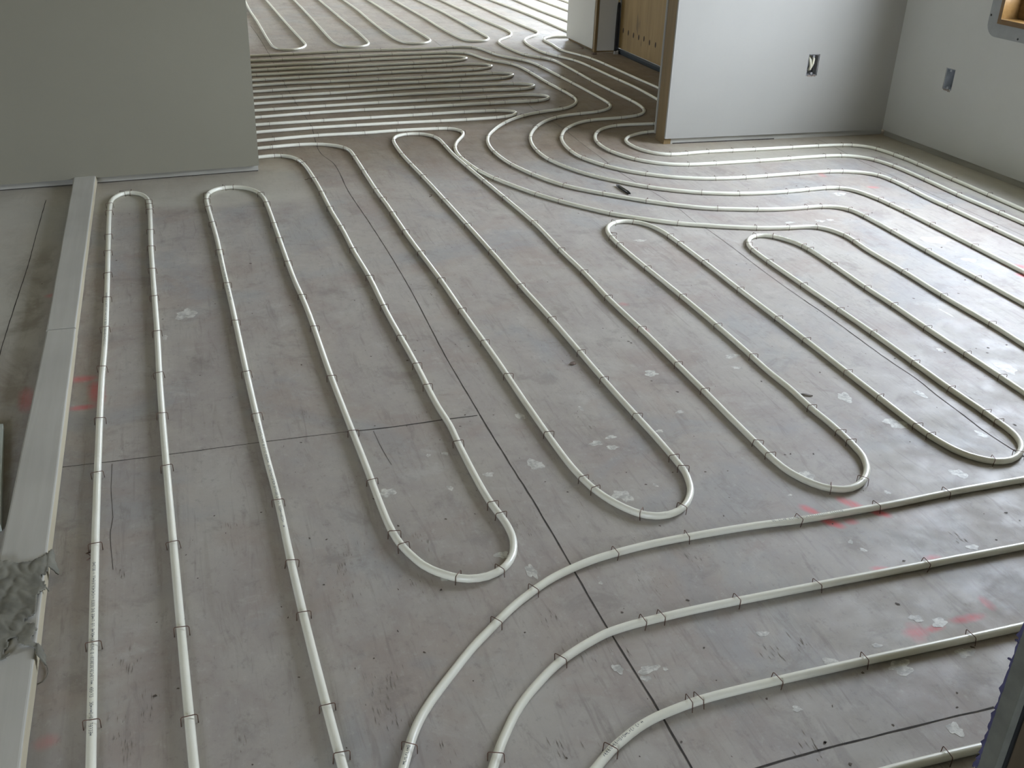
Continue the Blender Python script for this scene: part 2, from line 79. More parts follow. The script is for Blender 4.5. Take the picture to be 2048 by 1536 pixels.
STAPLE_RUNS=[
('front','left leg of the narrow loop by the 2x4',[(-0.236,1.341,1.6),(-0.24,1.531,1.59),(-0.248,1.831,1.6),(-0.253,2.111,1.58),(-0.256,2.361,1.59),(-0.259,2.651,1.57),(-0.259,2.912,1.58),(-0.261,3.142,1.58),(-0.264,3.352,1.59),(-0.268,3.562,1.59),(-0.271,3.732,1.59),(-0.276,4.012,1.59),(-0.276,4.102,1.55)]),
('left','round end of the narrow loop by the 2x4',[(-0.232,4.253,0.59),(-0.202,4.261,-0.14)]),
('front','right leg of the narrow loop by the 2x4',[(-0.087,1.308,-1.54),(-0.092,1.528,-1.55),(-0.099,1.798,-1.56),(-0.106,2.098,-1.56),(-0.112,2.348,-1.55),(-0.116,2.578,-1.56),(-0.118,2.848,-1.56),(-0.123,3.119,-1.55),(-0.126,3.359,-1.56),(-0.129,3.579,-1.56),(-0.13,3.759,-1.57),(-0.131,3.999,-1.57),(-0.132,4.069,-1.54),(-0.134,4.119,-1.49)]),
('front','long leg right of the narrow 2x4 loop',[(0.135,1.165,1.61),(0.13,1.275,1.61),(0.123,1.515,1.6),(0.12,1.675,1.58),(0.119,1.896,1.58),(0.111,2.286,1.59),(0.106,2.526,1.59),(0.103,2.876,1.58),(0.099,3.177,1.59),(0.095,3.487,1.58),(0.089,3.797,1.6),(0.086,3.987,1.59),(0.083,4.087,1.59),(0.088,4.166,1.35)]),
('left','wide far bend by the left wall',[(0.161,4.257,0.26),(0.197,4.258,-0.19),(0.296,4.129,-1.38),(0.306,4.0,-1.56)]),
('far','left side of the first near U-bend loop',[(0.307,3.74,-1.56),(0.308,3.57,-1.57),(0.31,3.329,-1.56),(0.317,3.029,-1.54),(0.321,2.779,-1.57),(0.32,2.449,-1.56),(0.325,2.149,-1.56),(0.329,1.928,-1.56),(0.335,1.718,-1.44),(0.345,1.669,-1.31)]),
('left','nearest U-bend at centre front',[(0.426,1.548,-0.5),(0.511,1.548,0.51)]),
('front','right side of the first near U-bend loop',[(0.568,1.727,1.69),(0.563,1.767,1.68),(0.558,2.037,1.54),(0.555,2.337,1.57),(0.556,2.467,1.57),(0.552,2.657,1.59),(0.55,2.887,1.57),(0.552,3.138,1.58),(0.545,3.408,1.59),(0.543,3.658,1.59),(0.537,3.888,1.58),(0.537,4.098,1.58),(0.534,4.298,1.6),(0.522,4.548,1.69),(0.512,4.607,1.83),(0.446,4.706,2.72),(0.411,4.713,3.11)]),
('left','stretch beside the left wall end',[(0.417,4.869,0.18),(0.545,4.887,0.05),(0.633,4.88,-0.28),(0.747,4.783,-1.17)]),
('far','left side of the second near U-bend loop',[(0.761,4.606,-1.59),(0.761,4.376,-1.57),(0.759,4.086,-1.56),(0.762,3.966,-1.54),(0.764,3.776,-1.57),(0.764,3.556,-1.56),(0.769,3.326,-1.54),(0.775,3.066,-1.56),(0.776,2.806,-1.56),(0.779,2.566,-1.56),(0.78,2.346,-1.58),(0.782,2.025,-1.57),(0.792,1.816,-1.42),(0.802,1.767,-1.29)]),
('left','second near U-bend',[(0.865,1.655,-0.67),(0.957,1.651,0.54)]),
('front','right side of the second near U-bend loop',[(1.033,1.796,1.47),(1.034,1.846,1.57),(1.031,2.056,1.6),(1.026,2.266,1.58),(1.026,2.437,1.57),(1.024,2.677,1.59),(1.018,2.957,1.59),(1.015,3.287,1.59),(1.009,3.577,1.59),(1.001,3.897,1.59),(0.995,4.247,1.6),(0.987,4.437,1.61),(0.983,4.617,1.57),(0.994,4.867,1.42)]),
('left','far bend before the wall opening',[(1.084,4.996,0.22),(1.147,4.99,-0.39),(1.212,4.906,-1.34),(1.217,4.738,-1.59)]),
('far','left side of the third near U-bend loop',[(1.226,4.358,-1.52),(1.238,4.128,-1.52),(1.251,3.878,-1.52),(1.267,3.558,-1.55),(1.263,3.248,-1.57),(1.265,3.028,-1.58),(1.259,2.798,-1.57),(1.264,2.548,-1.56),(1.264,2.298,-1.57),(1.264,2.138,-1.58),(1.263,1.858,-1.56),(1.264,1.798,-1.56)]),
('left','third near U-bend',[(1.325,1.637,-0.55),(1.417,1.646,0.63)]),
('front','right side of the third near U-bend loop',[(1.491,1.802,1.49),(1.494,1.852,1.52),(1.494,1.982,1.57),(1.498,2.292,1.54),(1.501,2.512,1.57),(1.499,2.752,1.59),(1.494,3.012,1.59),(1.492,3.252,1.55),(1.496,3.332,1.49)]),
('left','bright far bend touching the long curve',[(1.569,3.497,0.53),(1.649,3.497,-0.55),(1.718,3.3,-1.54),(1.718,3.219,-1.57)]),
('far','left side of the fourth near U-bend loop',[(1.719,3.019,-1.58),(1.715,2.759,-1.58),(1.715,2.519,-1.57),(1.713,2.359,-1.59),(1.709,2.139,-1.59),(1.707,1.989,-1.58),(1.707,1.829,-1.57),(1.708,1.779,-1.47)]),
('left','fourth near U-bend at the frame edge',[(1.776,1.642,-0.47),(1.861,1.648,0.53)]),
('front','right side of the fourth near U-bend loop',[(1.928,1.794,1.53),(1.931,1.844,1.54),(1.93,1.984,1.55),(1.937,2.144,1.53),(1.944,2.354,1.55),(1.945,2.534,1.57),(1.947,2.744,1.56),(1.949,2.974,1.55),(1.954,3.094,1.46),(1.966,3.152,1.24)]),
('left','printed far bend at centre right',[(2.039,3.238,0.29),(2.108,3.22,-0.75),(2.162,3.094,-1.43),(2.165,3.055,-1.55)]),
('far','leg leaving the printed far bend',[(2.16,2.895,-1.62),(2.147,2.675,-1.61),(2.143,2.525,-1.61),(2.133,2.345,-1.62),(2.127,2.155,-1.6),(2.121,2.005,-1.62)]),
('left','tube curving past the touching bend',[(0.438,5.01,0.2),(0.655,5.047,0.1),(0.885,5.058,0.08),(1.053,5.077,0.08),(1.263,5.081,-0.04),(1.317,5.072,-0.39),(1.369,4.978,-1.65),(1.253,4.685,-1.79),(1.237,4.506,-1.55),(1.26,4.288,-1.37),(1.294,4.163,-1.25),(1.397,3.913,-1.1),(1.462,3.801,-1.01),(1.604,3.608,-0.82),(1.815,3.441,-0.53),(2.091,3.324,-0.27),(2.219,3.3,-0.12),(2.334,3.281,-0.53),(2.39,3.161,-1.49),(2.387,3.091,-1.67),(2.372,2.782,-1.61),(2.358,2.552,-1.61),(2.356,2.322,-1.61)]),
('left','near side of nearest crosswise hairpin',[(0.651,5.203,0.11),(0.87,5.218,0.07),(1.09,5.233,0.05),(1.32,5.239,0.03),(1.46,5.245,0.07),(1.629,5.262,0.18),(1.677,5.274,0.33)]),
('left','far side of nearest crosswise hairpin',[(0.447,5.322,-3.0),(0.726,5.351,-3.05),(0.975,5.372,-3.06),(1.205,5.391,-3.06),(1.315,5.401,-3.04),(1.494,5.417,-3.1),(1.614,5.42,-3.11),(1.673,5.421,3.09)]),
('left','near side of second nearest crosswise hairpin',[(0.422,5.479,0.19),(0.678,5.525,0.15),(0.976,5.559,0.07),(1.256,5.57,0.06),(1.476,5.589,0.09),(1.695,5.605,0.07),(1.785,5.611,0.06),(1.935,5.619,0.07),(1.984,5.625,0.21)]),
('left','far side of second nearest crosswise hairpin',[(0.506,5.644,-3.02),(0.784,5.681,-3.01),(1.083,5.716,-3.04),(1.362,5.737,-3.1),(1.562,5.745,-3.07),(1.721,5.764,-3.01)]),
('left','near side of third nearest crosswise hairpin',[(0.64,5.829,0.14),(0.929,5.862,0.12),(1.206,5.9,0.12),(1.625,5.934,0.09),(1.755,5.945,0.04),(1.984,5.949,0.16)]),
('left','far side of third nearest crosswise hairpin',[(0.584,5.964,-2.99),(0.861,6.002,-2.99),(1.138,6.049,-2.98),(1.435,6.092,-3.05),(1.655,6.097,-3.13),(1.995,6.106,3.04)]),
('left','near side of fourth nearest crosswise hairpin',[(0.547,6.126,0.17),(0.773,6.165,0.12),(1.002,6.185,0.1),(1.24,6.216,0.12),(1.429,6.236,0.1),(1.708,6.262,0.06),(1.966,6.283,0.29)]),
('left','far side of fourth nearest crosswise hairpin',[(0.64,6.31,-3.0),(0.909,6.331,-3.07),(1.208,6.357,-3.06),(1.487,6.378,-3.04),(1.773,6.426,-3.0),(1.962,6.443,-3.12)]),
('left','near side of fifth nearest crosswise hairpin',[(0.538,6.438,0.15),(0.746,6.468,0.15),(1.102,6.522,0.15),(1.33,6.554,0.12),(1.56,6.574,0.03),(1.73,6.57,-0.01),(1.869,6.58,0.18)]),
('left','far side of fifth nearest crosswise hairpin',[(0.503,6.589,-3.04),(1.071,6.648,-3.0),(1.268,6.68,-2.98),(1.506,6.715,-3.03),(1.735,6.738,-2.98)]),
('left','near side of shortest crosswise hairpin',[(0.586,6.74,0.12),(0.864,6.775,0.13),(1.102,6.805,0.12),(1.54,6.853,0.09),(1.747,6.886,0.2)]),
('left','far side of shortest crosswise hairpin',[(1.036,6.946,-2.95),(1.28,7.001,-2.96),(1.637,7.044,-2.99)]),
('left','outermost curve below the crosswise rows',[(0.715,7.074,0.11),(0.992,7.112,0.15),(1.239,7.151,0.16),(1.467,7.186,0.09),(1.856,7.207,0.01),(1.982,7.173,-0.73),(2.095,6.864,-1.01),(2.186,6.724,-1.19),(2.217,6.418,-1.56),(2.219,6.068,-1.54),(2.231,5.858,-1.53),(2.226,5.648,-1.72),(2.051,5.401,-2.69),(1.893,5.339,-2.72),(1.781,5.275,-2.51),(1.63,5.13,-2.25),(1.466,4.857,-1.93),(1.418,4.573,-1.59),(1.435,4.354,-1.38),(1.478,4.189,-1.25),(1.557,4.006,-1.02),(1.681,3.863,-0.8),(1.816,3.73,-0.71),(2.06,3.576,-0.33),(2.214,3.533,-0.22),(2.432,3.514,0.02),(2.502,3.511,-0.15),(2.6,3.443,-1.2),(2.61,3.355,-1.56),(2.606,3.165,-1.61),(2.596,2.945,-1.62),(2.588,2.665,-1.59)]),
('left','second curve below the crosswise rows',[(0.65,7.255,0.15),(0.809,7.277,0.16),(1.114,7.334,0.14),(1.423,7.359,0.05),(1.958,7.415,0.12),(2.096,7.394,-0.65),(2.174,7.129,-1.36),(2.308,6.853,-1.13),(2.351,6.619,-1.53),(2.365,6.25,-1.54),(2.371,6.05,-1.54),(2.366,5.451,-1.85),(2.222,5.303,-2.78),(2.107,5.273,-2.91),(1.943,5.204,-2.53),(1.769,5.014,-2.13),(1.667,4.798,-1.88),(1.625,4.562,-1.63),(1.631,4.403,-1.41),(1.906,3.915,-0.74),(2.099,3.792,-0.4),(2.252,3.746,-0.18),(2.471,3.731,0.03),(2.581,3.74,0.08),(2.671,3.744,-0.02),(2.737,3.732,-0.46),(2.814,3.539,-1.49),(2.817,3.469,-1.54),(2.818,3.369,-1.57),(2.815,3.199,-1.6),(2.808,2.949,-1.6)]),
('far','third curve below the crosswise rows',[(2.531,7.858,-2.1),(2.497,7.809,-2.21),(2.391,7.051,-1.2),(2.466,6.923,-1.0),(2.51,6.835,-1.29),(2.523,6.337,-1.59),(2.519,6.107,-1.57),(2.525,5.806,-1.53),(2.535,5.517,-1.57),(2.501,5.282,-1.98),(2.403,5.179,-2.69),(2.298,5.148,-2.97),(2.103,5.113,-2.77),(1.914,4.956,-2.19),(1.828,4.788,-1.91),(1.784,4.523,-1.58),(1.798,4.404,-1.32),(1.852,4.265,-1.09),(1.982,4.102,-0.71),(2.26,3.976,-0.15),(2.4,3.965,-0.01),(2.51,3.969,0.04),(2.68,3.974,0.03),(2.84,3.975,-0.07),(2.908,3.964,-0.26),(3.038,3.868,-1.16),(3.052,3.781,-1.55),(3.049,3.651,-1.62),(3.042,3.382,-1.57),(3.034,3.102,-1.6)]),
('far','fourth curve below the crosswise rows',[(2.689,7.813,-2.32),(2.562,7.075,-1.31),(2.605,6.953,-1.19),(2.662,6.793,-1.34),(2.687,6.535,-1.52),(2.705,6.105,-1.52),(2.416,4.987,3.13),(2.199,4.98,-2.86),(2.027,4.826,-2.07),(1.97,4.646,-1.68),(1.978,4.488,-1.35),(2.038,4.341,-0.99),(2.24,4.21,-0.15),(2.379,4.207,0.01),(2.61,4.208,0.03),(2.779,4.215,0.05),(2.979,4.222,-0.02),(3.068,4.212,-0.25),(3.186,4.106,-1.18),(3.212,3.989,-1.47),(3.214,3.759,-1.6),(3.206,3.529,-1.58),(3.208,3.269,-1.57)]),
('far','innermost curve at the wood post',[(2.774,7.728,-2.27),(2.712,7.234,-1.53),(2.784,6.965,-1.29),(2.809,6.838,-1.44),(2.824,6.629,-1.53),(2.304,4.819,-2.88),(2.236,4.394,-0.22),(2.324,4.395,0.1),(2.443,4.405,0.03),(2.573,4.403,-0.03),(2.693,4.4,-0.02),(2.903,4.4,0.01),(3.053,4.402,-0.01),(3.192,4.394,-0.16),(3.24,4.382,-0.37),(3.328,4.286,-1.25),(3.348,4.168,-1.46),(3.354,4.098,-1.52),(3.353,3.989,-1.6),(3.349,3.739,-1.59),(3.343,3.499,-1.59)]),
('front','leftmost near curve',[(0.241,1.156,1.13),(0.459,1.401,0.69),(0.555,1.472,0.54),(0.752,1.54,0.14),(0.922,1.552,0.02),(1.182,1.545,-0.05),(1.382,1.544,0.01),(1.572,1.551,0.04)]),
('front','middle near curve',[(0.367,1.099,1.04),(0.54,1.276,0.54),(0.72,1.331,0.07),(0.76,1.334,0.06),(0.92,1.338,-0.01),(1.1,1.338,0.0),(1.35,1.338,0.0)]),
('front','third near curve',[(0.545,1.062,0.6),(0.713,1.121,0.14),(0.733,1.123,0.11),(0.883,1.127,0.01),(1.063,1.129,-0.0),(1.293,1.128,0.0)]),
('front','tube in the front right corner',[(1.059,0.903,-0.04)]),
]
SEAMS=[(0.0025,[(0.643,8.596),(0.655,7.956),(0.654,7.36),(0.645,6.456),(0.644,5.894),(0.65,5.619),(0.654,5.279),(0.625,4.753),(0.657,4.556),(0.65,4.132),(0.659,3.754),(0.665,3.361),(0.664,3.008),(0.652,2.536),(0.652,2.178)]),(0.0035,[(0.652,2.178),(0.654,1.965),(0.658,1.779),(0.657,1.513),(0.657,1.344),(0.661,1.153),(0.659,0.993)]),(0.002,[(1.93,5.759),(1.907,5.411),(1.915,5.172),(1.914,4.982),(1.901,4.685),(1.894,4.37),(1.885,4.175),(1.913,3.752),(1.912,3.608),(1.902,3.462),(1.908,3.381),(1.905,3.163),(1.896,2.976),(1.891,2.798),(1.891,2.655)]),(0.0032,[(1.891,2.655),(1.893,2.521),(1.89,2.364),(1.886,2.202),(1.89,2.077),(1.881,1.978),(1.877,1.862),(1.872,1.793),(1.877,1.682),(1.881,1.637)]),(0.0025,[(-0.516,4.256),(-0.518,3.891),(-0.518,3.539),(-0.523,3.282),(-0.529,2.969),(-0.531,2.674)]),(0.002,[(-0.336,2.18),(-0.154,2.176),(0.06,2.179),(0.201,2.179),(0.321,2.177)]),(0.0035,[(0.321,2.177),(0.395,2.173),(0.573,2.177),(0.645,2.177)]),(0.0035,[(1.219,0.977),(1.079,0.979),(0.971,0.978),(0.876,0.978),(0.746,0.972)]),(0.002,[(3.15,4.548),(3.152,4.415),(3.126,4.161),(3.12,3.915),(3.111,3.517),(3.11,3.411),(3.111,3.029)]),(0.002,[(1.903,7.781),(1.898,7.519)]),(0.001,[(-0.225,2.166),(-0.224,2.034),(-0.218,1.945),(-0.222,1.89),(-0.214,1.76)]),(0.001,[(0.377,2.165),(0.381,2.072),(0.388,2.001)])]
SPRAY=[(-0.309,2.624,0.039,0.022,-0.03,0.7),(-0.271,2.533,0.08,0.021,-1.47,0.75),(-0.3,2.461,0.041,0.016,0.01,0.7),(-0.437,2.538,0.079,0.021,-1.5,0.5),(1.238,1.584,0.03,0.013,-1.09,1),(1.344,1.581,0.041,0.015,-1.03,1),(1.386,1.53,0.027,0.013,-0.68,1),(1.259,1.526,0.031,0.014,-0.85,1),(1.303,1.521,0.014,0.018,-1.69,0.6),(1.266,1.357,0.028,0.011,-0.35,0.9),(1.392,1.361,0.024,0.012,-0.06,0.7),(1.211,1.176,0.03,0.017,-0.05,0.8),(1.25,1.176,0.029,0.01,0.07,0.8),(1.333,1.183,0.045,0.012,-0.02,0.85),(1.401,1.211,0.025,0.012,-1.61,0.7),(1.211,1.176,0.034,0.02,-2.11,0.5),(2.832,2.755,0.05,0.022,-0.56,0.9),(2.789,2.669,0.032,0.021,-1.1,0.8),(2.795,3.955,0.043,0.019,-1.87,0.35),(2.914,3.734,0.033,0.018,-0.36,0.5),(1.297,2.76,0.02,0.016,-0.74,0.3),(1.273,2.567,0.029,0.018,-0.93,0.35),(-0.304,1.332,0.023,0.017,0.22,0.3),(-0.429,3.239,0.017,0.02,-0.7,0.5)]
DABS=[(-0.033,2.997,0.027,0.038),(-0.098,2.84,0.008,0.014),(0.711,1.918,0.02,0.02),(0.593,1.904,0.011,0.011),(0.886,1.972,0.015,0.012),(0.933,1.991,0.012,0.009),(0.917,1.944,0.016,0.009),(0.858,1.743,0.021,0.024),(0.534,1.606,0.013,0.013),(0.574,1.539,0.009,0.026),(0.519,2.019,0.009,0.007),(0.48,2.02,0.005,0.007),(0.356,1.89,0.017,0.018),(0.494,1.872,0.006,0.01),(0.749,2.148,0.01,0.018),(1.155,2.065,0.01,0.008),(1.063,1.988,0.008,0.008),(1.311,1.708,0.018,0.02),(1.627,2.028,0.018,0.027),(1.675,1.87,0.029,0.025),(1.841,1.994,0.014,0.019),(1.669,1.625,0.018,0.019),(1.853,1.766,0.012,0.017),(1.762,1.626,0.007,0.005),(2.191,2.066,0.028,0.029),(2.705,2.849,0.023,0.02),(2.289,2.451,0.005,0.035),(2.728,3.066,0.048,0.044),(2.703,3.675,0.025,0.027),(2.276,3.376,0.025,0.01),(2.407,3.366,0.019,0.013),(1.454,2.332,0.021,0.014),(1.176,2.287,0.021,0.016),(1.427,2.262,0.011,0.01),(1.598,3.309,0.023,0.011),(1.236,1.21,0.012,0.011),(1.272,1.188,0.017,0.012),(1.117,1.165,0.009,0.006),(1.124,1.105,0.024,0.016),(1.009,1.152,0.015,0.009),(1.263,1.105,0.017,0.013),(1.5,1.372,0.012,0.01),(0.889,1.067,0.009,0.006),(1.12,0.954,0.014,0.013),(1.267,1.425,0.006,0.007),(1.257,1.456,0.006,0.006),(0.685,1.222,0.022,0.009),(0.714,1.215,0.005,0.004),(0.633,1.238,0.01,0.011),(0.929,1.251,0.011,0.008),(0.671,1.203,0.009,0.007),(0.404,1.566,0.008,0.013),(2.082,2.219,0.009,0.011),(0.694,1.469,0.005,0.003),(1.452,1.599,0.007,0.007),(2.455,3.369,0.012,0.013),(1.228,1.648,0.005,0.004),(0.914,2.146,0.006,0.011),(0.948,1.765,0.005,0.008)]
SPECKS=[(-0.205,4.012,0.0033),(-0.242,3.51,0.0034),(-0.102,2.972,0.0026),(-0.209,2.96,0.0017),(-0.462,3.344,0.0028),(0.189,3.383,0.005),(0.427,3.394,0.0021),(0.274,2.991,0.0027),(0.255,2.57,0.0033),(0.054,3.056,0.0027),(-0.013,2.571,0.0024),(0.474,2.985,0.0028),(0.529,2.976,0.0028),(0.449,2.577,0.0029),(0.598,2.646,0.0026),(0.577,2.585,0.003),(0.6,2.576,0.0026),(0.719,2.982,0.0024),(0.72,2.974,0.0029),(0.542,2.527,0.0042),(0.819,3.042,0.002),(0.637,2.938,0.0019),(0.732,2.575,0.0026),(0.699,2.597,0.0022),(0.615,2.187,0.003),(0.685,2.169,0.0023),(0.588,2.134,0.003),(0.618,2.152,0.0015),(0.461,2.169,0.0022),(1.122,2.995,0.0025),(1.16,2.6,0.0027),(1.04,2.585,0.0036),(1.199,2.496,0.0036),(1.202,2.484,0.0036),(0.709,1.841,0.0021),(0.744,1.789,0.0027),(0.905,1.831,0.0021),(0.352,1.76,0.0031),(0.455,1.758,0.0026),(0.52,1.76,0.0019),(0.387,1.531,0.0029),(0.316,1.37,0.0027),(0.227,1.379,0.0021),(0.095,1.368,0.002),(0.167,1.764,0.0025),(0.2,1.751,0.0025),(0.081,1.884,0.0025),(0.2,2.154,0.0028),(0.385,2.189,0.0022),(0.505,1.372,0.0022),(0.7,1.376,0.0029),(0.837,1.375,0.0035),(0.806,1.246,0.0022),(0.851,1.102,0.0026),(0.893,0.989,0.0035),(0.667,1.055,0.0024),(0.788,1.165,0.0016),(1.228,1.256,0.0042),(1.327,1.37,0.0032),(1.568,1.38,0.0026),(1.662,1.459,0.0041),(1.286,1.113,0.0039),(1.049,1.111,0.0032),(0.993,1.349,0.0018),(1.18,1.024,0.0021),(1.157,0.995,0.0021),(0.907,0.939,0.0034),(1.025,0.991,0.0025),(0.893,0.989,0.002),(1.086,1.786,0.0028),(1.139,1.776,0.0021),(0.928,1.772,0.0028),(0.89,1.615,0.0026),(1.31,1.806,0.0029),(1.325,1.806,0.003),(1.38,1.792,0.003),(1.649,1.781,0.0023),(1.964,2.2,0.0036),(1.981,2.202,0.0036),(1.911,2.202,0.0036),(1.929,2.591,0.004),(2.003,2.573,0.003),(2.096,2.59,0.0025),(2.261,2.581,0.0041),(2.442,2.583,0.0042),(2.236,2.196,0.0047),(2.209,2.167,0.0037),(2.085,2.201,0.0037),(2.197,2.201,0.0028),(2.307,2.2,0.0038),(1.973,1.785,0.0048),(2.537,3.351,0.0025),(2.683,3.412,0.0051),(2.579,3.821,0.0041),(2.342,3.824,0.0034),(2.692,2.988,0.0047),(2.288,2.996,0.0023),(1.529,3.845,0.0038),(1.487,3.659,0.0036),(1.442,4.175,0.0053),(1.832,4.261,0.0042),(0.896,3.388,0.0022),(1.046,3.817,0.0024),(1.15,3.796,0.0024),(1.158,2.244,0.0033),(1.199,2.168,0.0041),(1.01,1.803,0.0021),(1.453,2.167,0.0034),(1.277,2.145,0.0041),(1.644,2.176,0.0035),(1.853,2.941,0.0032),(1.83,2.996,0.0033),(1.87,2.997,0.0033),(1.279,2.365,0.0017),(1.333,2.547,0.0018),(2.55,2.683,0.0044),(1.923,1.745,0.0031),(-0.058,1.69,0.0017),(-0.077,1.772,0.0018),(-0.14,1.389,0.0035),(-0.103,1.396,0.0025),(-0.349,1.45,0.0015),(-0.135,1.578,0.0016),(0.173,1.606,0.0023),(0.002,1.197,0.0018),(2.67,7.242,0.0089),(1.896,7.251,0.0064),(2.297,8.022,0.0071),(0.75,8.013,0.0043)]
CRACKS=[(0.213,1.66,0.039,14),(0.216,1.563,0.043,14),(0.218,1.278,0.05,18),(0.241,1.225,0.041,10),(0.344,1.567,0.029,8),(0.395,1.697,0.031,9),(0.24,1.703,0.03,8),(0.24,1.346,0.043,12),(-0.179,1.476,0.043,14),(-0.164,1.363,0.049,18),(-0.186,1.292,0.031,14),(-0.201,1.74,0.019,6),(0.599,1.688,0.032,14),(1.015,2.302,0.03,10),(0.906,2.047,0.01,5),(0.991,2.355,0.02,8),(0.861,0.982,0.025,12),(1.046,0.898,0.032,14),(1.497,1.408,0.022,8),(0.987,1.217,0.019,8),(0.6,1.311,0.036,14),(0.659,1.267,0.027,10),(0.561,1.392,0.023,8),(0.802,1.449,0.04,10),(1.632,1.86,0.02,5),(1.409,2.097,0.016,4),(2.091,2.017,0.023,6),(1.966,1.956,0.022,7),(0.505,2.215,0.018,6),(0.416,3.575,0.036,8),(0.201,3.013,0.03,6),(0.091,2.579,0.019,4),(0.227,2.287,0.02,8),(0.004,1.857,0.021,5),(0.919,1.484,0.041,8),(0.922,1.194,0.027,8),(-0.013,1.243,0.024,6),(0.303,1.142,0.024,6),(0.48,1.091,0.024,6),(1.816,2.284,0.045,6),(0.285,1.962,0.022,5)]
SCRAP=[(-0.4323,1.7874),(-0.4098,1.7797),(-0.3831,1.7724),(-0.3636,1.7687),(-0.3498,1.7713),(-0.338,1.7778),(-0.3283,1.7916),(-0.3197,1.8092),(-0.3154,1.7848),(-0.3083,1.7584),(-0.3165,1.7495),(-0.3221,1.7415),(-0.323,1.7291),(-0.3254,1.7142),(-0.3249,1.6957),(-0.3196,1.6822),(-0.3213,1.6707),(-0.3277,1.6651),(-0.332,1.656),(-0.3328,1.6345),(-0.3317,1.6101),(-0.3373,1.5977),(-0.3468,1.5948),(-0.3496,1.5901),(-0.3411,1.585),(-0.3307,1.5766),(-0.328,1.5624),(-0.3311,1.542),(-0.3343,1.5324),(-0.3237,1.5281),(-0.315,1.5179),(-0.3125,1.5057),(-0.3147,1.4936),(-0.3224,1.4919),(-0.3275,1.4971),(-0.3271,1.5123),(-0.3356,1.5198),(-0.3449,1.5185),(-0.3548,1.5252),(-0.3588,1.534),(-0.3579,1.5416),(-0.3636,1.551),(-0.3696,1.5488),(-0.3706,1.5347),(-0.3679,1.5237),(-0.3755,1.522),(-0.3751,1.5105),(-0.3606,1.5039),(-0.3691,1.4963),(-0.3797,1.4955),(-0.3989,1.4972)]
SCRAP_HOLES=[[(-0.3636,1.551),(-0.3579,1.5416),(-0.3577,1.5311),(-0.3663,1.531),(-0.3711,1.5401),(-0.3705,1.549)],[(-0.3335,1.7195),(-0.3267,1.7208),(-0.3253,1.7019),(-0.3306,1.7034)]]
STRAND=[(-0.3354,1.5461),(-0.3249,1.5341),(-0.3171,1.5152),(-0.3125,1.495),(-0.3145,1.4795),(-0.3201,1.4713),(-0.3277,1.4685)]
LOOSE=[(0.9706, 4.0032, 1.0, 'bent brown staple loose on the floor left of the second loop right leg'), (0.5138, 4.3374, 0.4, 'mangled brown staple beside the upper bend leg by the left wall'), (-0.2573, 1.8184, 1.4, 'bent brown staple tight against the left leg of the leftmost loop'), (1.5345, 3.4033, 2.0, 'bent brown staple inside the bright far bend')]
PRINT_SIDE={}
# ---------------------------------------------------------------- node helpers
class NT:
    def __init__(s, name):
        s.m = bpy.data.materials.new(name); s.m.use_nodes = True
        s.t = s.m.node_tree; s.n = s.t.nodes; s.l = s.t.links
        s.b = s.n['Principled BSDF']
    def node(s, typ, ins={}, **kw):
        x = s.n.new(typ)
        for k, v in kw.items(): setattr(x, k, v)
        for k, v in ins.items(): s.put(x.inputs[k], v)
        return x
    def put(s, sock, v):
        if isinstance(v, bpy.types.NodeSocket): s.l.new(v, sock)
        elif v is not None:
            if hasattr(sock.default_value, '__len__') and not hasattr(v, '__len__'): v = (v,)*len(sock.default_value)
            if hasattr(v, '__len__') and len(v) == 3 and len(sock.default_value) == 4: v = (*v, 1)
            sock.default_value = v
    def obj(s): return s.node('ShaderNodeTexCoord').outputs['Object']
    def mapping(s, vec, loc=(0,0,0), rot=(0,0,0), sca=(1,1,1), typ='POINT'):
        return s.node('ShaderNodeMapping', {'Vector': vec, 'Location': loc, 'Rotation': rot, 'Scale': sca}, vector_type=typ).outputs[0]
    def noise(s, vec, scale, detail=4, rough=.55, dist=0):
        return s.node('ShaderNodeTexNoise', {'Vector': vec, 'Scale': scale, 'Detail': detail, 'Roughness': rough, 'Distortion': dist}).outputs['Fac']
    def ramp(s, f, a, b, va=0., vb=1., smooth=True):
        return s.node('ShaderNodeMapRange', {'Value': f, 'From Min': a, 'From Max': b, 'To Min': va, 'To Max': vb}, interpolation_type='SMOOTHSTEP' if smooth else 'LINEAR').outputs[0]
    def math(s, op, a, b=None, clamp=False):
        x = s.n.new('ShaderNodeMath'); x.operation = op; x.use_clamp = clamp
        s.put(x.inputs[0], a)
        if b is not None: s.put(x.inputs[1], b)
        return x.outputs[0]
    def mix(s, f, a, b, mode='MIX'):
        x = s.n.new('ShaderNodeMix'); x.data_type = 'RGBA'; x.blend_type = mode
        s.put(x.inputs[0], f); s.put(x.inputs[6], a); s.put(x.inputs[7], b)
        return x.outputs[2]
    def out(s, col=None, rough=None, bump=None, bstr=.3, bdist=.001, metal=None, spec=None):
        if col is not None: s.put(s.b.inputs['Base Color'], col)
        if rough is not None: s.put(s.b.inputs['Roughness'], rough)
        if metal is not None: s.put(s.b.inputs['Metallic'], metal)
        if spec is not None: s.put(s.b.inputs['Specular IOR Level'], spec)
        if bump is not None:
            b = s.node('ShaderNodeBump', {'Height': bump, 'Strength': bstr, 'Distance': bdist})
            s.l.new(b.outputs[0], s.b.inputs['Normal'])
        return s.m

def mat_simple(name, col, rough=.6, var=.08, scale=30, stretch=(1,1,1), bstr=.15, metal=0, spec=.5):
    t = NT(name); v = t.mapping(t.obj(), sca=stretch)
    f = t.noise(v, scale, 5)
    a = tuple(c*(1-var) for c in col); b = tuple(min(1, c*(1+var)) for c in col)
    return t.out(t.mix(t.ramp(f, .3, .7), a, b), rough, f, bstr, .001, metal, spec)

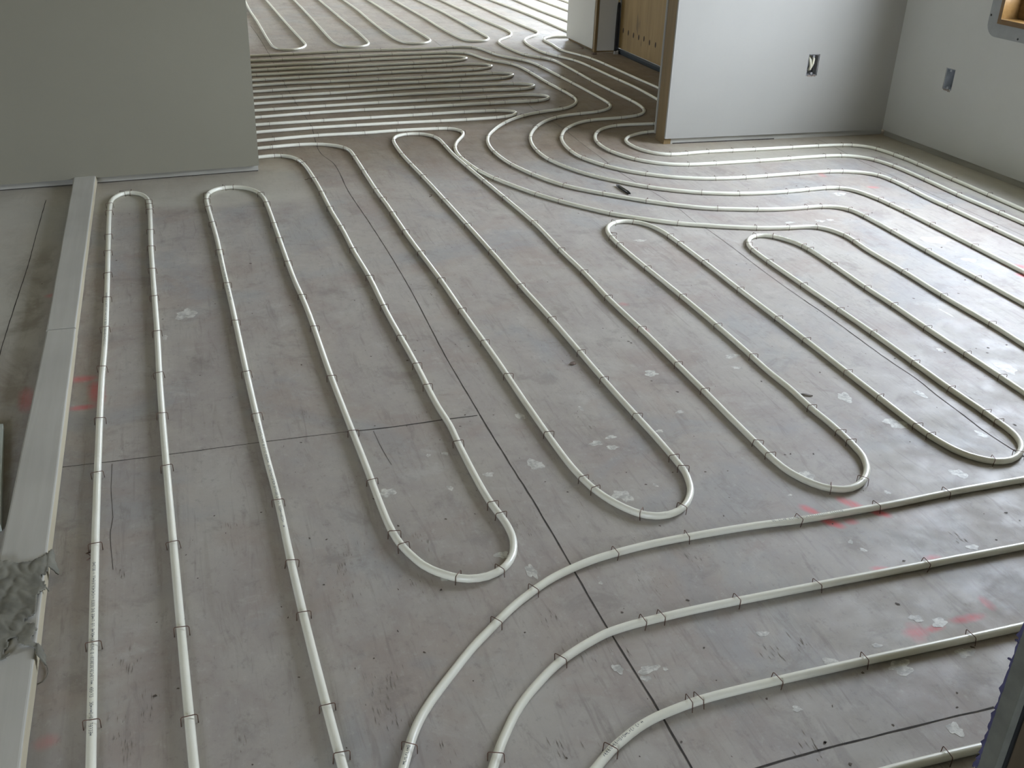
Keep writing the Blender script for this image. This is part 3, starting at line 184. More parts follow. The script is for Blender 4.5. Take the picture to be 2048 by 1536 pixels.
# floor: weathered grey plywood with spray paint marks
def mat_floor():
    t = NT('weathered_plywood'); o = t.obj()
    big = t.noise(o, .9, 5, .6); mid = t.noise(t.mapping(o, sca=(2.2, 1.1, 1)), 2.6, 6, .65, .6)
    sm = t.noise(o, 14, 6, .65)
    grain = t.noise(t.mapping(o, sca=(70, 2.5, 1)), 1.4, 5, .6)
    wav = t.noise(t.mapping(o, sca=(9, .9, 1)), 2.0, 5, .6, 1.2)
    fine = t.noise(o, 170, 3, .7)
    col = t.mix(t.ramp(big, .35, .65), FLOOR_A, FLOOR_B)
    col = t.mix(t.ramp(mid, .35, .68), col, FLOOR_C)
    col = t.mix(t.math('MULTIPLY', t.ramp(wav, .55, .75), .35), col, FLOOR_D)
    col = t.mix(t.math('MULTIPLY', t.ramp(sm, .55, .75), .3), col, FLOOR_E)
    rd = t.noise(t.mapping(o, (3.1, 1.7, 0)), 3.4, 5, .65, .5); bl = t.noise(t.mapping(o, (7.3, 4.1, 0)), 2.1, 5, .65, .8)
    col = t.mix(t.math('MULTIPLY', t.ramp(rd, .48, .64), .38), col, (.33, .26, .22))
    col = t.mix(t.math('MULTIPLY', t.ramp(bl, .50, .66), .45), col, (.31, .325, .335))
    pat = t.noise(t.mapping(o, (1.3, 8.1, 0)), 7.5, 6, .7, .4)
    col = t.mix(t.math('MULTIPLY', t.ramp(pat, .54, .68), .42), col, (.22, .195, .175))
    col = t.mix(t.math('MULTIPLY', t.ramp(pat, .44, .30), .40), col, (.50, .49, .455))
    col = t.mix(t.math('MULTIPLY', t.ramp(grain, .56, .78), .22), col, (.12, .10, .09))
    col = t.mix(t.math('MULTIPLY', t.ramp(fine, .55, .85), .18), col, (.13, .12, .11))
    sp = t.noise(t.mapping(o, (5, 2, 0), sca=(1.6, 1, 1)), 34, 6, .75)
    col = t.mix(t.math('MULTIPLY', t.ramp(sp, .54, .70), .42), col, (.20, .18, .16))
    col = t.mix(t.math('MULTIPLY', t.ramp(sp, .45, .30), .38), col, (.50, .49, .46))
    wb = t.noise(t.mapping(o, (2, 9, 0), sca=(26, 3.2, 1)), 1.5, 5, .65, .9)
    col = t.mix(t.math('MULTIPLY', t.ramp(wb, .55, .70), .40), col, (.22, .19, .17))
    # pale drywall dust trampled near the partition, with its own ragged edge
    sep = t.node('ShaderNodeSeparateXYZ', {0: o})
    yy = t.math('ADD', sep.outputs[1], t.math('MULTIPLY', mid, .25))
    xx = t.math('ADD', sep.outputs[0], t.math('MULTIPLY', sm, .06))
    dust = t.math('MULTIPLY', t.ramp(yy, 4.12, 4.24), t.ramp(yy, 4.95, 4.8))
    dust = t.math('MULTIPLY', dust, t.ramp(xx, .62, .42))
    d2 = t.math('MULTIPLY', t.ramp(xx, -.36, -.42), t.ramp(yy, 2.2, 3.4))
    d3 = t.math('MULTIPLY', t.math('MULTIPLY', t.ramp(yy, 4.30, 4.36), t.ramp(yy, 4.9, 4.8)), t.ramp(xx, 2.2, 2.4))
    d4 = t.math('MULTIPLY', t.ramp(xx, 3.30, 3.34), t.ramp(yy, 4.9, 4.8))
    dust = t.math('MAXIMUM', t.math('MAXIMUM', dust, d2), t.math('MAXIMUM', d3, d4))
    col = t.mix(t.math('MULTIPLY', dust, .55), col, (.53, .52, .44))
    # brown stains along the flat 2x4
    st = t.math('MULTIPLY', t.ramp(xx, -.60, -.45), t.ramp(xx, -.40, -.42))
    st = t.math('MULTIPLY', st, t.math('MULTIPLY', t.ramp(mid, .40, .58), t.ramp(yy, 3.95, 3.7)))
    col = t.mix(t.math('MULTIPLY', st, .5), col, (.20, .16, .11))
    # brown tone over the passage floor, its dim shade painted into the colour
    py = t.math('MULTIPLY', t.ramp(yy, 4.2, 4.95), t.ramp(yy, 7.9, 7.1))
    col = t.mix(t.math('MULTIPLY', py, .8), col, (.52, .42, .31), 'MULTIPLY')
    # pink marking spray: soft strokes broken up by the wood
    acc = None
    edge = t.math('MULTIPLY', t.noise(o, 60, 5, .7), .9)
    for (cx, cy, a, b, ang, s_) in SPRAY:
        v = t.mapping(o, (cx, cy, 0), (0, 0, ang), (a*1.15, b*1.35, 1), 'TEXTURE')
        sp2 = t.node('ShaderNodeSeparateXYZ', {0: v})
        r2 = t.math('SQRT', t.math('ADD', t.math('POWER', t.math('ABSOLUTE', sp2.outputs[0]), 2.6), t.math('MULTIPLY', sp2.outputs[1], sp2.outputs[1])))
        r2 = t.math('ADD', r2, t.math('MULTIPLY', edge, .55))
        f = t.ramp(r2, .35, 1.25, s_, 0)
        acc = f if acc is None else t.math('MAXIMUM', acc, f)
    acc = t.math('MULTIPLY', acc, t.ramp(grain, .75, .35, .6, 1.0))
    col = t.mix(t.math('MULTIPLY', acc, .85), col, (.72, .11, .13))
    h = t.math('ADD', t.math('MULTIPLY', grain, .8), sm)
    rough = t.ramp(t.noise(o, 9, 5, .7), .3, .7, .52, .70)
    return t.out(col, rough, h, .25, .0008, 0, .5)

FLOOR_A = (.402, .370, .325); FLOOR_B = (.432, .408, .368); FLOOR_C = (.352, .318, .292)
FLOOR_D = (.300, .270, .225); FLOOR_E = (.485, .462, .415)
M = {}
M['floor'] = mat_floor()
M['crack'] = mat_simple('dark_joint', (.045, .038, .032), .9, .3, 80)
M['speck'] = mat_simple('nail_hole_rust', (.10, .08, .065), .8, .3, 80)
M['sliver'] = mat_simple('split_grain', (.24, .21, .18), .9, .3, 80)
def mat_dab():
    t = NT('joint_compound_dab'); o = t.obj()
    n1 = t.noise(o, 45, 5, .7); n2 = t.noise(o, 160, 4, .7)
    col = t.mix(t.ramp(n2, .3, .7), (.58, .575, .52), (.70, .695, .64))
    col = t.mix(t.ramp(n1, .38, .60), (.40, .39, .36), col)
    return t.out(col, .55)
M['dab'] = mat_dab()
def mat_drywall(name, col):
    t = NT(name); o = t.obj()
    a = t.noise(o, 1.3, 4, .6); b = t.noise(o, 55, 5, .7); c = t.noise(o, 260, 3, .7)
    k = t.mix(t.ramp(a, .3, .7), tuple(x*.97 for x in col), tuple(x*1.03 for x in col))
    k = t.mix(t.math('MULTIPLY', t.ramp(b, .45, .8), .08), k, tuple(x*.8 for x in col))
    return t.out(k, .8, t.math('ADD', b, c), .18, .0008, 0, .3)
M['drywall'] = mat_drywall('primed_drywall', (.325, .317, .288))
M['drywall_left'] = mat_drywall('shade_darkened_drywall', (.245, .232, .178))  # darker drywall copy, the shade on this partition put into its colour
M['drywall_right'] = mat_drywall('bounce_lifted_drywall', (.54, .545, .52))  # paler drywall copy, missing bounce light put into its colour
M['gypsum'] = mat_simple('gypsum_edge', (.42, .41, .37), .9, .1, 60)
M['drywall_stub'] = mat_drywall('light_lifted_drywall', (.58, .57, .52))  # paler drywall copy, light falling on the stub put into its colour
M['near_gypsum'] = mat_simple('shaded_gypsum_edge', (.105, .108, .088), .9, .15, 60)  # gypsum darkened: the dim light at the near wall is in its colour
M['ceiling'] = mat_drywall('ceiling_boards', (.78, .72, .58))
def mat_wood(name, a, b, sx=(25, 25, 1.2), rough=.6, knots=False):
    t = NT(name); o = t.obj()
    v = t.mapping(o, sca=sx)
    f = t.noise(v, 1.6, 6, .6, .8); g = t.noise(o, 3, 3)
    col = t.mix(t.ramp(f, .3, .7), a, b)
    col = t.mix(t.math('MULTIPLY', t.ramp(g, .4, .7), .3), col, tuple(x*.7 for x in a))
    if knots:
        k = t.noise(t.mapping(o, sca=(1, 1, .35)), 9, 2, .5)
        col = t.mix(t.math('MULTIPLY', t.ramp(k, .66, .72), .6), col, tuple(x*.35 for x in a))
    return t.out(col, rough, f, .2, .001)
M['stud'] = mat_wood('framing_lumber', (.16, .105, .036), (.21, .14, .055))
M['ply_door'] = mat_wood('door_plywood', (.27, .175, .062), (.35, .235, .09), (12, 12, .8), .6, True)
M['pine'] = mat_wood('varnished_pine', (.14, .075, .02), (.19, .11, .04), (4, 30, 30), .3)
M['plate'] = mat_wood('dusty_plate', (.34, .33, .28), (.42, .41, .36), (1.2, 25, 25), .8)
M['board'] = mat_wood('primed_board', (.46, .45, .40), (.51, .50, .45), (22, 1.0, 22), .7)
M['board_edge'] = mat_wood('pine_edge', (.46, .41, .29), (.53, .48, .35), (22, 1.0, 22), .7)
M['plank'] = mat_wood('pale_plank', (.44, .48, .42), (.50, .54, .48), (22, 1, 22), .6)
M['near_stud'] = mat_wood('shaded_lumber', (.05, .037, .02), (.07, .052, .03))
def mat_tube():
    t = NT('white_plastic_tube'); o = t.obj()
    n = t.noise(o, 7, 4); d = t.noise(o, 90, 3)
    col = t.mix(t.ramp(n, .3, .7), (.83, .825, .70), (.89, .885, .775))
    col = t.mix(t.math('MULTIPLY', t.ramp(d, .6, .85), .18), col, (.4, .36, .28))
    t.put(t.b.inputs['Coat Weight'], .25); t.put(t.b.inputs['Coat Roughness'], .25)
    return t.out(col, t.ramp(d, .3, .7, .28, .42))
M['tube'] = mat_tube()
M['ink'] = mat_simple('dark_ink', (.09, .10, .12), .5, .2, 90)
M['staple'] = mat_simple('coppery_wire', (.16, .095, .07), .45, .25, 120, metal=.6)
M['black'] = mat_simple('black_rubber', (.012, .013, .015), .5, .2, 50)
M['threshold'] = mat_simple('dark_threshold', (.010, .019, .023), .45, .3, 20)
M['nailmark'] = mat_simple('dark_nail_mark', (.05, .03, .018), .8, .2, 50)
M['box_plastic'] = mat_simple('blue_grey_box_plastic', (.38, .41, .45), .5, .15, 30)
M['box_dark'] = mat_simple('dark_box_plastic', (.22, .22, .22), .5, .15, 30)
M['cable'] = mat_simple('cable_sheath', (.62, .60, .46), .5, .12, 40)
M['flange'] = mat_simple('grey_window_flange', (.28, .29, .29), .55, .08, 12)
M['paper'] = mat_simple('torn_purple_paper', (.035, .032, .07), .9, .3, 60)
M['scrap'] = mat_simple('grey_felt', (.18, .175, .14), .85, .18, 26, bstr=.15)
M['chip'] = mat_simple('dull_wood_chip', (.20, .18, .16), .8, .3, 60)
M['pen'] = mat_simple('black_marker_barrel', (.014, .016, .015), .3, .2, 60)
M['pen_cap'] = mat_simple('grey_marker_tip', (.25, .25, .27), .4, .2, 60)
M['dirt'] = mat_simple('red_brown_rubble', (.20, .15, .12), .9, .3, 60)
def mat_glass():
    t = NT('window_glass'); t.n.remove(t.b)
    tr = t.node('ShaderNodeBsdfTransparent'); gl = t.node('ShaderNodeBsdfGlossy', {'Roughness': .03})
    lw = t.node('ShaderNodeLayerWeight', {'Blend': .5})
    fr = t.math('ADD', t.math('MULTIPLY', t.math('POWER', lw.outputs['Facing'], 5.0), .7), .06)
    mx = t.node('ShaderNodeMixShader', {0: fr, 1: tr.outputs[0], 2: gl.outputs[0]})
    t.l.new(mx.outputs[0], t.n['Material Output'].inputs['Surface'])
    return t.m
M['glass'] = mat_glass()

# ---------------------------------------------------------------- mesh helpers
def link(name, bm, mats, parent=None, smooth=False, loc=None, rz=0):
    me = bpy.data.meshes.new(name); bm.to_mesh(me); bm.free()
    for mt in (mats if isinstance(mats, (list, tuple)) else [mats]): me.materials.append(mt)
    if smooth:
        for p in me.polygons: p.use_smooth = True
    o = bpy.data.objects.new(name, me); C.objects.link(o)
    if parent is not None: o.parent = parent
    if loc: o.location = loc
    if rz: o.rotation_euler = (0, 0, rz)
    return o
def tag(o, label=None, cat=None, group=None, kind=None):
    if label: o['label'] = label
    if cat: o['category'] = cat
    if group: o['group'] = group
    if kind: o['kind'] = kind
    return o
def empty(name, loc=(0,0,0), rz=0):
    o = bpy.data.objects.new(name, None); C.objects.link(o); o.location = loc; o.rotation_euler = (0, 0, rz)
    o.empty_display_size = .05
    return o
def box(bm, x0, y0, z0, x1, y1, z1, bev=0, mi=0):
    b2 = bmesh.new()
    r = bmesh.ops.create_cube(b2, size=1)
    for v in b2.verts:
        v.co = Vector(((x0+x1)/2 + v.co.x*(x1-x0), (y0+y1)/2 + v.co.y*(y1-y0), (z0+z1)/2 + v.co.z*(z1-z0)))
    if bev: bmesh.ops.bevel(b2, geom=b2.edges[:], offset=bev, segments=2, affect='EDGES', profile=.6)
    for f in b2.faces: f.material_index = mi
    me = bpy.data.meshes.new('tmp'); b2.to_mesh(me); b2.free(); bm.from_mesh(me); bpy.data.meshes.remove(me)
def wall_cells(bm, s0, s1, t0, t1, z0, z1, holes):
    """slab s x t x z with rectangular holes (s0,s1,z0,z1)"""
    ss = sorted({s0, s1, *[h[0] for h in holes], *[h[1] for h in holes]})
    zs = sorted({z0, z1, *[h[2] for h in holes], *[h[3] for h in holes]})
    for i in range(len(ss)-1):
        for j in range(len(zs)-1):
            cx, cz = (ss[i]+ss[i+1])/2, (zs[j]+zs[j+1])/2
            if any(h[0] < cx < h[1] and h[2] < cz < h[3] for h in holes): continue
            box(bm, ss[i], t0, zs[j], ss[i+1], t1, zs[j+1])
    bmesh.ops.remove_doubles(bm, verts=bm.verts[:], dist=1e-5)
    # drop the internal faces shared by two cells
    seen = {}
    for f in bm.faces: seen.setdefault(tuple(sorted(v.index for v in f.verts)), []).append(f)
    bm.verts.index_update(); seen = {}
    for f in bm.faces: seen.setdefault(tuple(sorted(v.index for v in f.verts)), []).append(f)
    dead = [f for fs in seen.values() if len(fs) > 1 for f in fs]
    if dead: bmesh.ops.delete(bm, geom=dead, context='FACES_ONLY')
def sweep(bm, pts, r, seg=10, caps=True, mi=0):
    """tube of radius r along 3-D points"""
    pts = [Vector(p) for p in pts]; rings = []; n0 = None
    for i, p in enumerate(pts):
        d = (pts[min(i+1, len(pts)-1)] - pts[max(i-1, 0)]).normalized()
        if n0 is None: n0 = d.orthogonal().normalized() if abs(d.z) > .8 else Vector((0, 0, 1))
        s = d.cross(n0).normalized(); n = s.cross(d).normalized(); n0 = n
        rings.append([bm.verts.new(p + (s*math.cos(2*PI*k/seg) + n*math.sin(2*PI*k/seg))*r) for k in range(seg)])
    for a, b in zip(rings, rings[1:]):
        for k in range(seg):
            f = bm.faces.new((a[k], b[k], b[(k+1) % seg], a[(k+1) % seg])); f.material_index = mi; f.smooth = True
    if caps:
        bm.faces.new(rings[0]).material_index = mi; bm.faces.new(rings[-1][::-1]).material_index = mi
def catmull(P, step=.012):
    P = [Vector((x, y)) for x, y in P]; P = [2*P[0]-P[1]] + P + [2*P[-1]-P[-2]]; out = []
    for i in range(1, len(P)-2):
        p0, p1, p2, p3 = P[i-1:i+3]
        t = [0]
        for a, b in ((p0, p1), (p1, p2), (p2, p3)): t.append(t[-1] + max((b-a).length, 1e-4)**.5)
        n = max(1, min(12, int((p2-p1).length/step)))
        for k in range(n):
            u = t[1] + (t[2]-t[1])*k/n
            A1 = p0*((t[1]-u)/(t[1]-t[0])) + p1*((u-t[0])/(t[1]-t[0]))
            A2 = p1*((t[2]-u)/(t[2]-t[1])) + p2*((u-t[1])/(t[2]-t[1]))
            A3 = p2*((t[3]-u)/(t[3]-t[2])) + p3*((u-t[2])/(t[3]-t[2]))
            B1 = A1*((t[2]-u)/(t[2]-t[0])) + A2*((u-t[0])/(t[2]-t[0]))
            B2 = A2*((t[3]-u)/(t[3]-t[1])) + A3*((u-t[1])/(t[3]-t[1]))
            out.append(B1*((t[2]-u)/(t[2]-t[1])) + B2*((u-t[1])/(t[2]-t[1])))
    out.append(P[-2]); return out

# ---------------------------------------------------------------- floor with its joints, marks and nail holes
ROOMS = ((-3.86, -2.5, 3.73, 4.72), (-3.86, 4.72, 3.23, 7.74), (-3.86, 7.74, 6.7, 12.8))
bm = bmesh.new()
for x0, y0, x1, y1 in ROOMS: box(bm, x0, y0, -.03, x1, y1, 0)
def flat(bm, pts, z, mi):
    f = bm.faces.new([bm.verts.new((x, y, z)) for x, y in pts]); f.material_index = mi
    if f.normal.z < 0 or f.calc_area() == 0: pass
    f.normal_update()
    if f.normal.z < 0: f.normal_flip()
def ribbon(bm, P, wd, z, mi, jit=.25):
    P = catmull(P, .03); prev = None
    for i, p in enumerate(P):
        d = (P[min(i+1, len(P)-1)] - P[max(i-1, 0)]).normalized(); s = Vector((-d.y, d.x))
        ww = wd/2*(1 + jit*random.uniform(-1, 1)); off = s*wd*.18*random.uniform(-1, 1)
        a, b = bm.verts.new((*(p+off+s*ww), z)), bm.verts.new((*(p+off-s*ww), z))
        if prev: bm.faces.new((prev[1], b, a, prev[0])).material_index = mi
        prev = (a, b)
for wd, P in SEAMS: ribbon(bm, P, wd, .0004, 1)
def blob(bm, cx, cy, a, b, z, mi, n=14, rough=.25, ang=0):
    ph = [random.uniform(0, 6.28) for _ in range(4)]; pts = []
    for k in range(n):
        t = 2*PI*k/n
        r = 1 + rough*(math.sin(2*t+ph[0])*.5 + math.sin(3*t+ph[1])*.4 + math.sin(5*t+ph[2])*.4 + random.uniform(-.3, .3))
        x, y = a*r*math.cos(t), b*r*math.sin(t)
        pts.append((cx + x*math.cos(ang) - y*math.sin(ang), cy + x*math.sin(ang) + y*math.cos(ang)))
    flat(bm, pts, z, mi)
for cx, cy, a, b in DABS: blob(bm, cx, cy, max(a, .004), max(b, .004), .0003, 2, 22, .35)
for x, y, r in SPECKS: blob(bm, x, y, r*.9, r*1.0, .0005, 3, 7, .4, random.uniform(0, 3))
for _ in range(260):
    x, y = random.uniform(-.3, 3.4), random.uniform(.6, 4.3)
    blob(bm, x, y, random.uniform(.0006, .0016), random.uniform(.001, .004), .0005, 3, 6, .4, random.uniform(-.6, .6))
def sliver(bm, x, y, L, wd, ang):
    d = Vector((math.sin(ang), math.cos(ang))); s = Vector((d.y, -d.x)); p = Vector((x, y))
    flat(bm, [p-d*L/2, p+s*wd/2, p+d*L/2, p-s*wd/2], .0004, 4)
for x, y, r, n in CRACKS:
    for _ in range(n):
        sliver(bm, x+random.gauss(0, r*.45), y+random.gauss(0, r*.6), random.uniform(.006, .028), random.uniform(.0006, .0014), random.gauss(0, .05))
for _ in range(450):
    sliver(bm, random.uniform(-.3, 3.4), random.uniform(.6, 4.3), random.uniform(.004, .02), random.uniform(.0005, .001), random.gauss(0, .06))
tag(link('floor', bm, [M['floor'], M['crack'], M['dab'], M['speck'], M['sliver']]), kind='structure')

# ---------------------------------------------------------------- room shell
H = 2.45
def struct(name, bm, mt, loc=None, rz=0, parent=None):
    o = link(name, bm, mt, parent, loc=loc, rz=rz)
    if parent is None: tag(o, kind='structure')
    return o
def shell(name, x0, y0, x1, y1, mt=M['drywall'], z0=0, z1=H, holes=(), axis='x'):
    bm = bmesh.new()
    if axis == 'x': wall_cells(bm, x0, x1, y0, y1, z0, z1, holes)
    else:
        wall_cells(bm, y0, y1, 0, x1-x0, z0, z1, holes)
        for v in bm.verts: v.co = Vector((x0 + v.co.y, v.co.x, v.co.z))
        bmesh.ops.reverse_faces(bm, faces=bm.faces[:])
    return struct(name, bm, mt)
bm = bmesh.new()
for x0, y0, x1, y1 in ROOMS: box(bm, x0, y0, H, x1, y1, H+.1)
struct('ceiling', bm, M['ceiling'])

# partition left of the wide opening, slightly skew: local x runs along the wall
LP0 = Vector((.324, 4.486)); LANG = math.atan2(4.499-4.408, .324+.697)
def left_local(name, s0, s1, t0, t1, z0, z1, mt, holes=(), bev=0):
    bm = bmesh.new()
    if holes: wall_cells(bm, s0, s1, t0, t1, z0, z1, holes)
    else: box(bm, s0, t0, z0, s1, t1, z1, bev)
    return struct(name, bm, mt, (LP0.x, LP0.y, 0), LANG)
wl = left_local('wall_left_partition', -3.85, 0, 0, .013, .030, H-.002, M['drywall_left'])
for nm, s0, s1, t0, t1, z0, z1, mt in (('end_drywall', -.013, 0, .0131, .115, .030, H-.002, 'drywall'),
                                  ('back_drywall', -3.85, 0, .115, .128, .030, H-.002, 'drywall'),
                                  ('framing', -3.85, -.014, .014, .114, .039, H-.002, 'stud')):
    bm = bmesh.new(); box(bm, s0, t0, z0, s1, t1, z1); link(nm, bm, M[mt], wl)
left_local('baseboard_left_plate', -3.85, -.001, .021, .118, .004, .0385, M['plate'])
left_local('dark_gap_strip_2', -3.85, -.002, .0235, .118, .0003, .0039, M['crack'])  # black strip standing in for the dark gap under the plate

# partition right of the opening
RP = Vector((2.302, 4.592)); RANG = math.atan2(4.571-4.592, 3.552-2.302); RL = 1.25
BX0, BX1 = 3.040-2.302, 3.103-2.302
bm = bmesh.new(); wall_cells(bm, 0, RL+.01, 0, .013, .030, H-.002, [(BX0, BX1, .318, .421)])
wr = struct('wall_right_partition', bm, M['drywall'], (RP.x, RP.y, 0), RANG)
bm = bmesh.new(); box(bm, -.004, .115, .030, RL+.8, .128, H-.002); link('back_drywall', bm, M['drywall'], wr)
bm = bmesh.new(); box(bm, .0, .0135, .0, .038, .1145, H-.002, .002); link('end_stud', bm, M['stud'], wr)
bm = bmesh.new(); box(bm, .04, .017, .0005, RL+.01, .112, .0295); struct('baseboard_right_plate', bm, M['plate'], (RP.x, RP.y, 0), RANG)
bm = bmesh.new(); box(bm, .05, .013, 0, .62, .0168, .0045); struct('dark_gap_strip_1', bm, M['crack'], (RP.x, RP.y, 0), RANG)  # black strip standing in for the dark crack below this plate

# right wall with its window, skew by about 1.6 degrees
QA = (3.552, 4.571); QB = (3.581, 3.556); QANG = math.atan2(QB[0]-QA[0], QA[1]-QB[1])
# local: s = distance from the corner towards the camera, t = outwards
def right_frame(name='x'):
    return Matrix.Translation((QA[0], QA[1], 0)) @ Matrix.Rotation(QANG, 4, 'Z') @ Matrix(((0, 1, 0, 0), (-1, 0, 0, 0), (0, 0, 1, 0), (0, 0, 0, 1)))
RF = right_frame()
def rlink(name, bm, mt, parent=None, kind='structure'):
    o = link(name, bm, mt, parent)
    if parent is None: o.matrix_world = RF; tag(o, kind=kind)
    return o
W1 = (.628, 1.98, .654, 2.12)
SB = (.371, .434, .316, .415)
bm = bmesh.new(); wall_cells(bm, 0, 4.2, 0, .013, .030, H-.002, [W1, SB])
wv = rlink('wall_right', bm, M['drywall_right'])
bm = bmesh.new(); wall_cells(bm, -.15, 4.2, .085, .16, .0005, H-.002, [W1]); rlink('sheathing', bm, M['stud'], wv)
bm = bmesh.new(); box(bm, .01, .008, .0005, 4.2, .084, .029); rlink('baseboard_right_side', bm, M['plate'])
def window(n, s0, s1, z0, z1):
    e = empty('window_%d' % n); e.matrix_world = RF; tag(e, kind='structure')
    j = .019; d0, d1 = -.006, .150
    b = bmesh.new()
    box(b, s0, d0, z0, s0+j, d1, z1, .001); box(b, s1-j, d0, z0, s1, d1, z1, .001)
    box(b, s0+j, d0, z1-j, s1-j, d1, z1, .001)
    link('jamb', b, M['pine'], e)
    b = bmesh.new(); box(b, s0+j, -.010, z0, s1-j, d1, z0+.022, .002); link('sill', b, M['pine'], e)
    b = bmesh.new(); fr = .045; a0, a1, c0, c1 = s0+j, s1-j, z0+.022, z1-j
    for q in ((a0, c0, a0+fr, c1), (a1-fr, c0, a1, c1), (a0+fr, c0, a1-fr, c0+fr+.02), (a0+fr, c1-fr, a1-fr, c1)):
        box(b, q[0], .085, q[1], q[2], .125, q[3], .004)
    for q in ((a0+fr, c0+fr+.02, a0+fr+.012, c1-fr), (a1-fr-.012, c0+fr+.02, a1-fr, c1-fr), (a0+fr, c0+fr+.02, a1-fr, c0+fr+.032)):
        box(b, q[0], .095, q[1], q[2], .112, q[3], .003)
    sash = link('sash', b, M['pine'], e)
    b = bmesh.new(); box(b, a0+fr, .104, c0+fr+.02, a1-fr, .107, c1-fr); link('pane', b, M['glass'], sash)
    # grey flange lapping the drywall, rounded lower corners
    w_ = .058; b = bmesh.new(); out = []
    def corner(cx, cz, a0_, a1_): return [(cx+w_*math.cos(t), cz+w_*math.sin(t)) for t in [a0_+(a1_-a0_)*k/6 for k in range(7)]]
    outer = corner(s0, z0, PI, 1.5*PI) + corner(s1, z0, 1.5*PI, 2*PI) + corner(s1, z1, 0, .5*PI) + corner(s0, z1, .5*PI, PI)
    inner = [(s0, z0)]*7 + [(s1, z0)]*7 + [(s1, z1)]*7 + [(s0, z1)]*7
    vo = [b.verts.new((x, -.0025, z)) for x, z in outer]; vi = [b.verts.new((x+(.0 if True else 0), -.0025, z)) for x, z in inner]
    vb = [b.verts.new((x, -.0002, z)) for x, z in outer]
    for k in range(28):
        q = (k+1) % 28
        b.faces.new((vo[k], vo[q], vi[q], vi[k])); b.faces.new((vo[k], vb[k], vb[q], vo[q]))
    bmesh.ops.remove_doubles(b, verts=b.verts[:], dist=1e-5); bmesh.ops.recalc_face_normals(b, faces=b.faces[:])
    fl = link('flange', b, M['flange'], e)
    for sx, sz in ((s0-.048, z0+.03), (s0+.14, z0-.046), (s0+.40, z0-.046), (s0-.048, z0+.35)):
        b = bmesh.new(); bmesh.ops.create_icosphere(b, subdivisions=2, radius=.005)
        for v in b.verts: v.co = Vector((v.co.x+sx, v.co.y*.5-.003, v.co.z+sz))
        link('nail_head', b, M['black'], fl)
window(1, *W1)

# outer shell out of view; its openings are added and sized for the light
shell('wall_left', -3.86, -2.5, -3.76, 12.8, holes=[(10.4, 12.0, .95, 1.85)], axis='y')
shell('wall_far', -3.76, 12.7, 7.0, 12.8, holes=[(4.9, 6.4, .7, 2.2)])
shell('wall_far_right', 6.6, 7.75, 6.7, 12.7, holes=[(8.3, 12.3, .35, 2.35)], axis='y')
shell('wall_far_side', 3.22, 7.62, 6.6, 7.74)
shell('wall_back', -3.76, -2.5, 3.6, -2.4, holes=[(-2.0, -1.0, .95, 2.05)])
shell('wall_back_right', 3.62, -2.4, 3.72, .36, axis='y')

# hall wall with the boarded-up doorway
XD = 3.107
shell('wall_hall', XD, 4.70, XD+.12, 7.12, holes=[(6.16, 7.084, -.1, 2.04)], axis='y')
d = empty('door_1', (XD, 6.62, 0)); tag(d, kind='structure')
b = bmesh.new(); box(b, .0, -.478, .037, .018, .470, 2.06, .001); pn = link('plywood_panel', b, M['ply_door'], d)
for yy, zz in ((.405, .165), (.315, .163), (.225, .160), (.135, .160), (.048, .165), (-.045, .155), (-.14, .155), (-.26, .16)):
    b = bmesh.new(); bmesh.ops.create_icosphere(b, subdivisions=2, radius=1)
    for v in b.verts: v.co = Vector((v.co.x*.002, yy+v.co.y*.010, zz+v.co.z*.019))
    link('nail_slot', b, M['nailmark'], pn)
b = bmesh.new(); box(b, -.012, -.478, 0, .10, .462, .033, .006); link('threshold', b, M['threshold'], d)
b = bmesh.new()
prof = [(.0, .470), (.0, .497), (.12, .497), (.26, .494), (.32, .490), (.345, .482), (.32, .474), (.2, .470)]
for x in (-.022, -.004): [b.verts.new((x, y, z)) for z, y in prof]
b.verts.ensure_lookup_table(); n = len(prof)
b.faces.new(b.verts[:n]); b.faces.new(list(b.verts[n:])[::-1])
for k in range(n): b.faces.new((b.verts[k], b.verts[(k+1) % n], b.verts[n+(k+1) % n], b.verts[n+k]))
bmesh.ops.recalc_face_normals(b, faces=b.faces[:]); link('weather_strip', b, M['black'], d)

# wall stub beyond the doorway
bm = bmesh.new(); box(bm, 2.935, 7.165, .018, 2.948, 7.70, H-.002)
ws = struct('wall_stub', bm, M['drywall_stub'])
bm = bmesh.new(); box(bm, 2.957, 7.125, .012, 3.096, 7.138, H-.002); link('end_drywall', bm, M['drywall_stub'], ws)
bm = bmesh.new(); box(bm, 2.950, 7.139, .0, 3.20, 7.69, H-.002); link('framing', bm, M['stud'], ws)
bm = bmesh.new(); box(bm, 2.940, 7.690, .018, 3.20, 7.703, H-.002); link('back_drywall', bm, M['drywall'], ws)
bm = bmesh.new(); box(bm, 2.936, 7.128, .0, 2.955, 7.160, H-.002, .001); link('corner_stud', bm, M['stud'], ws)

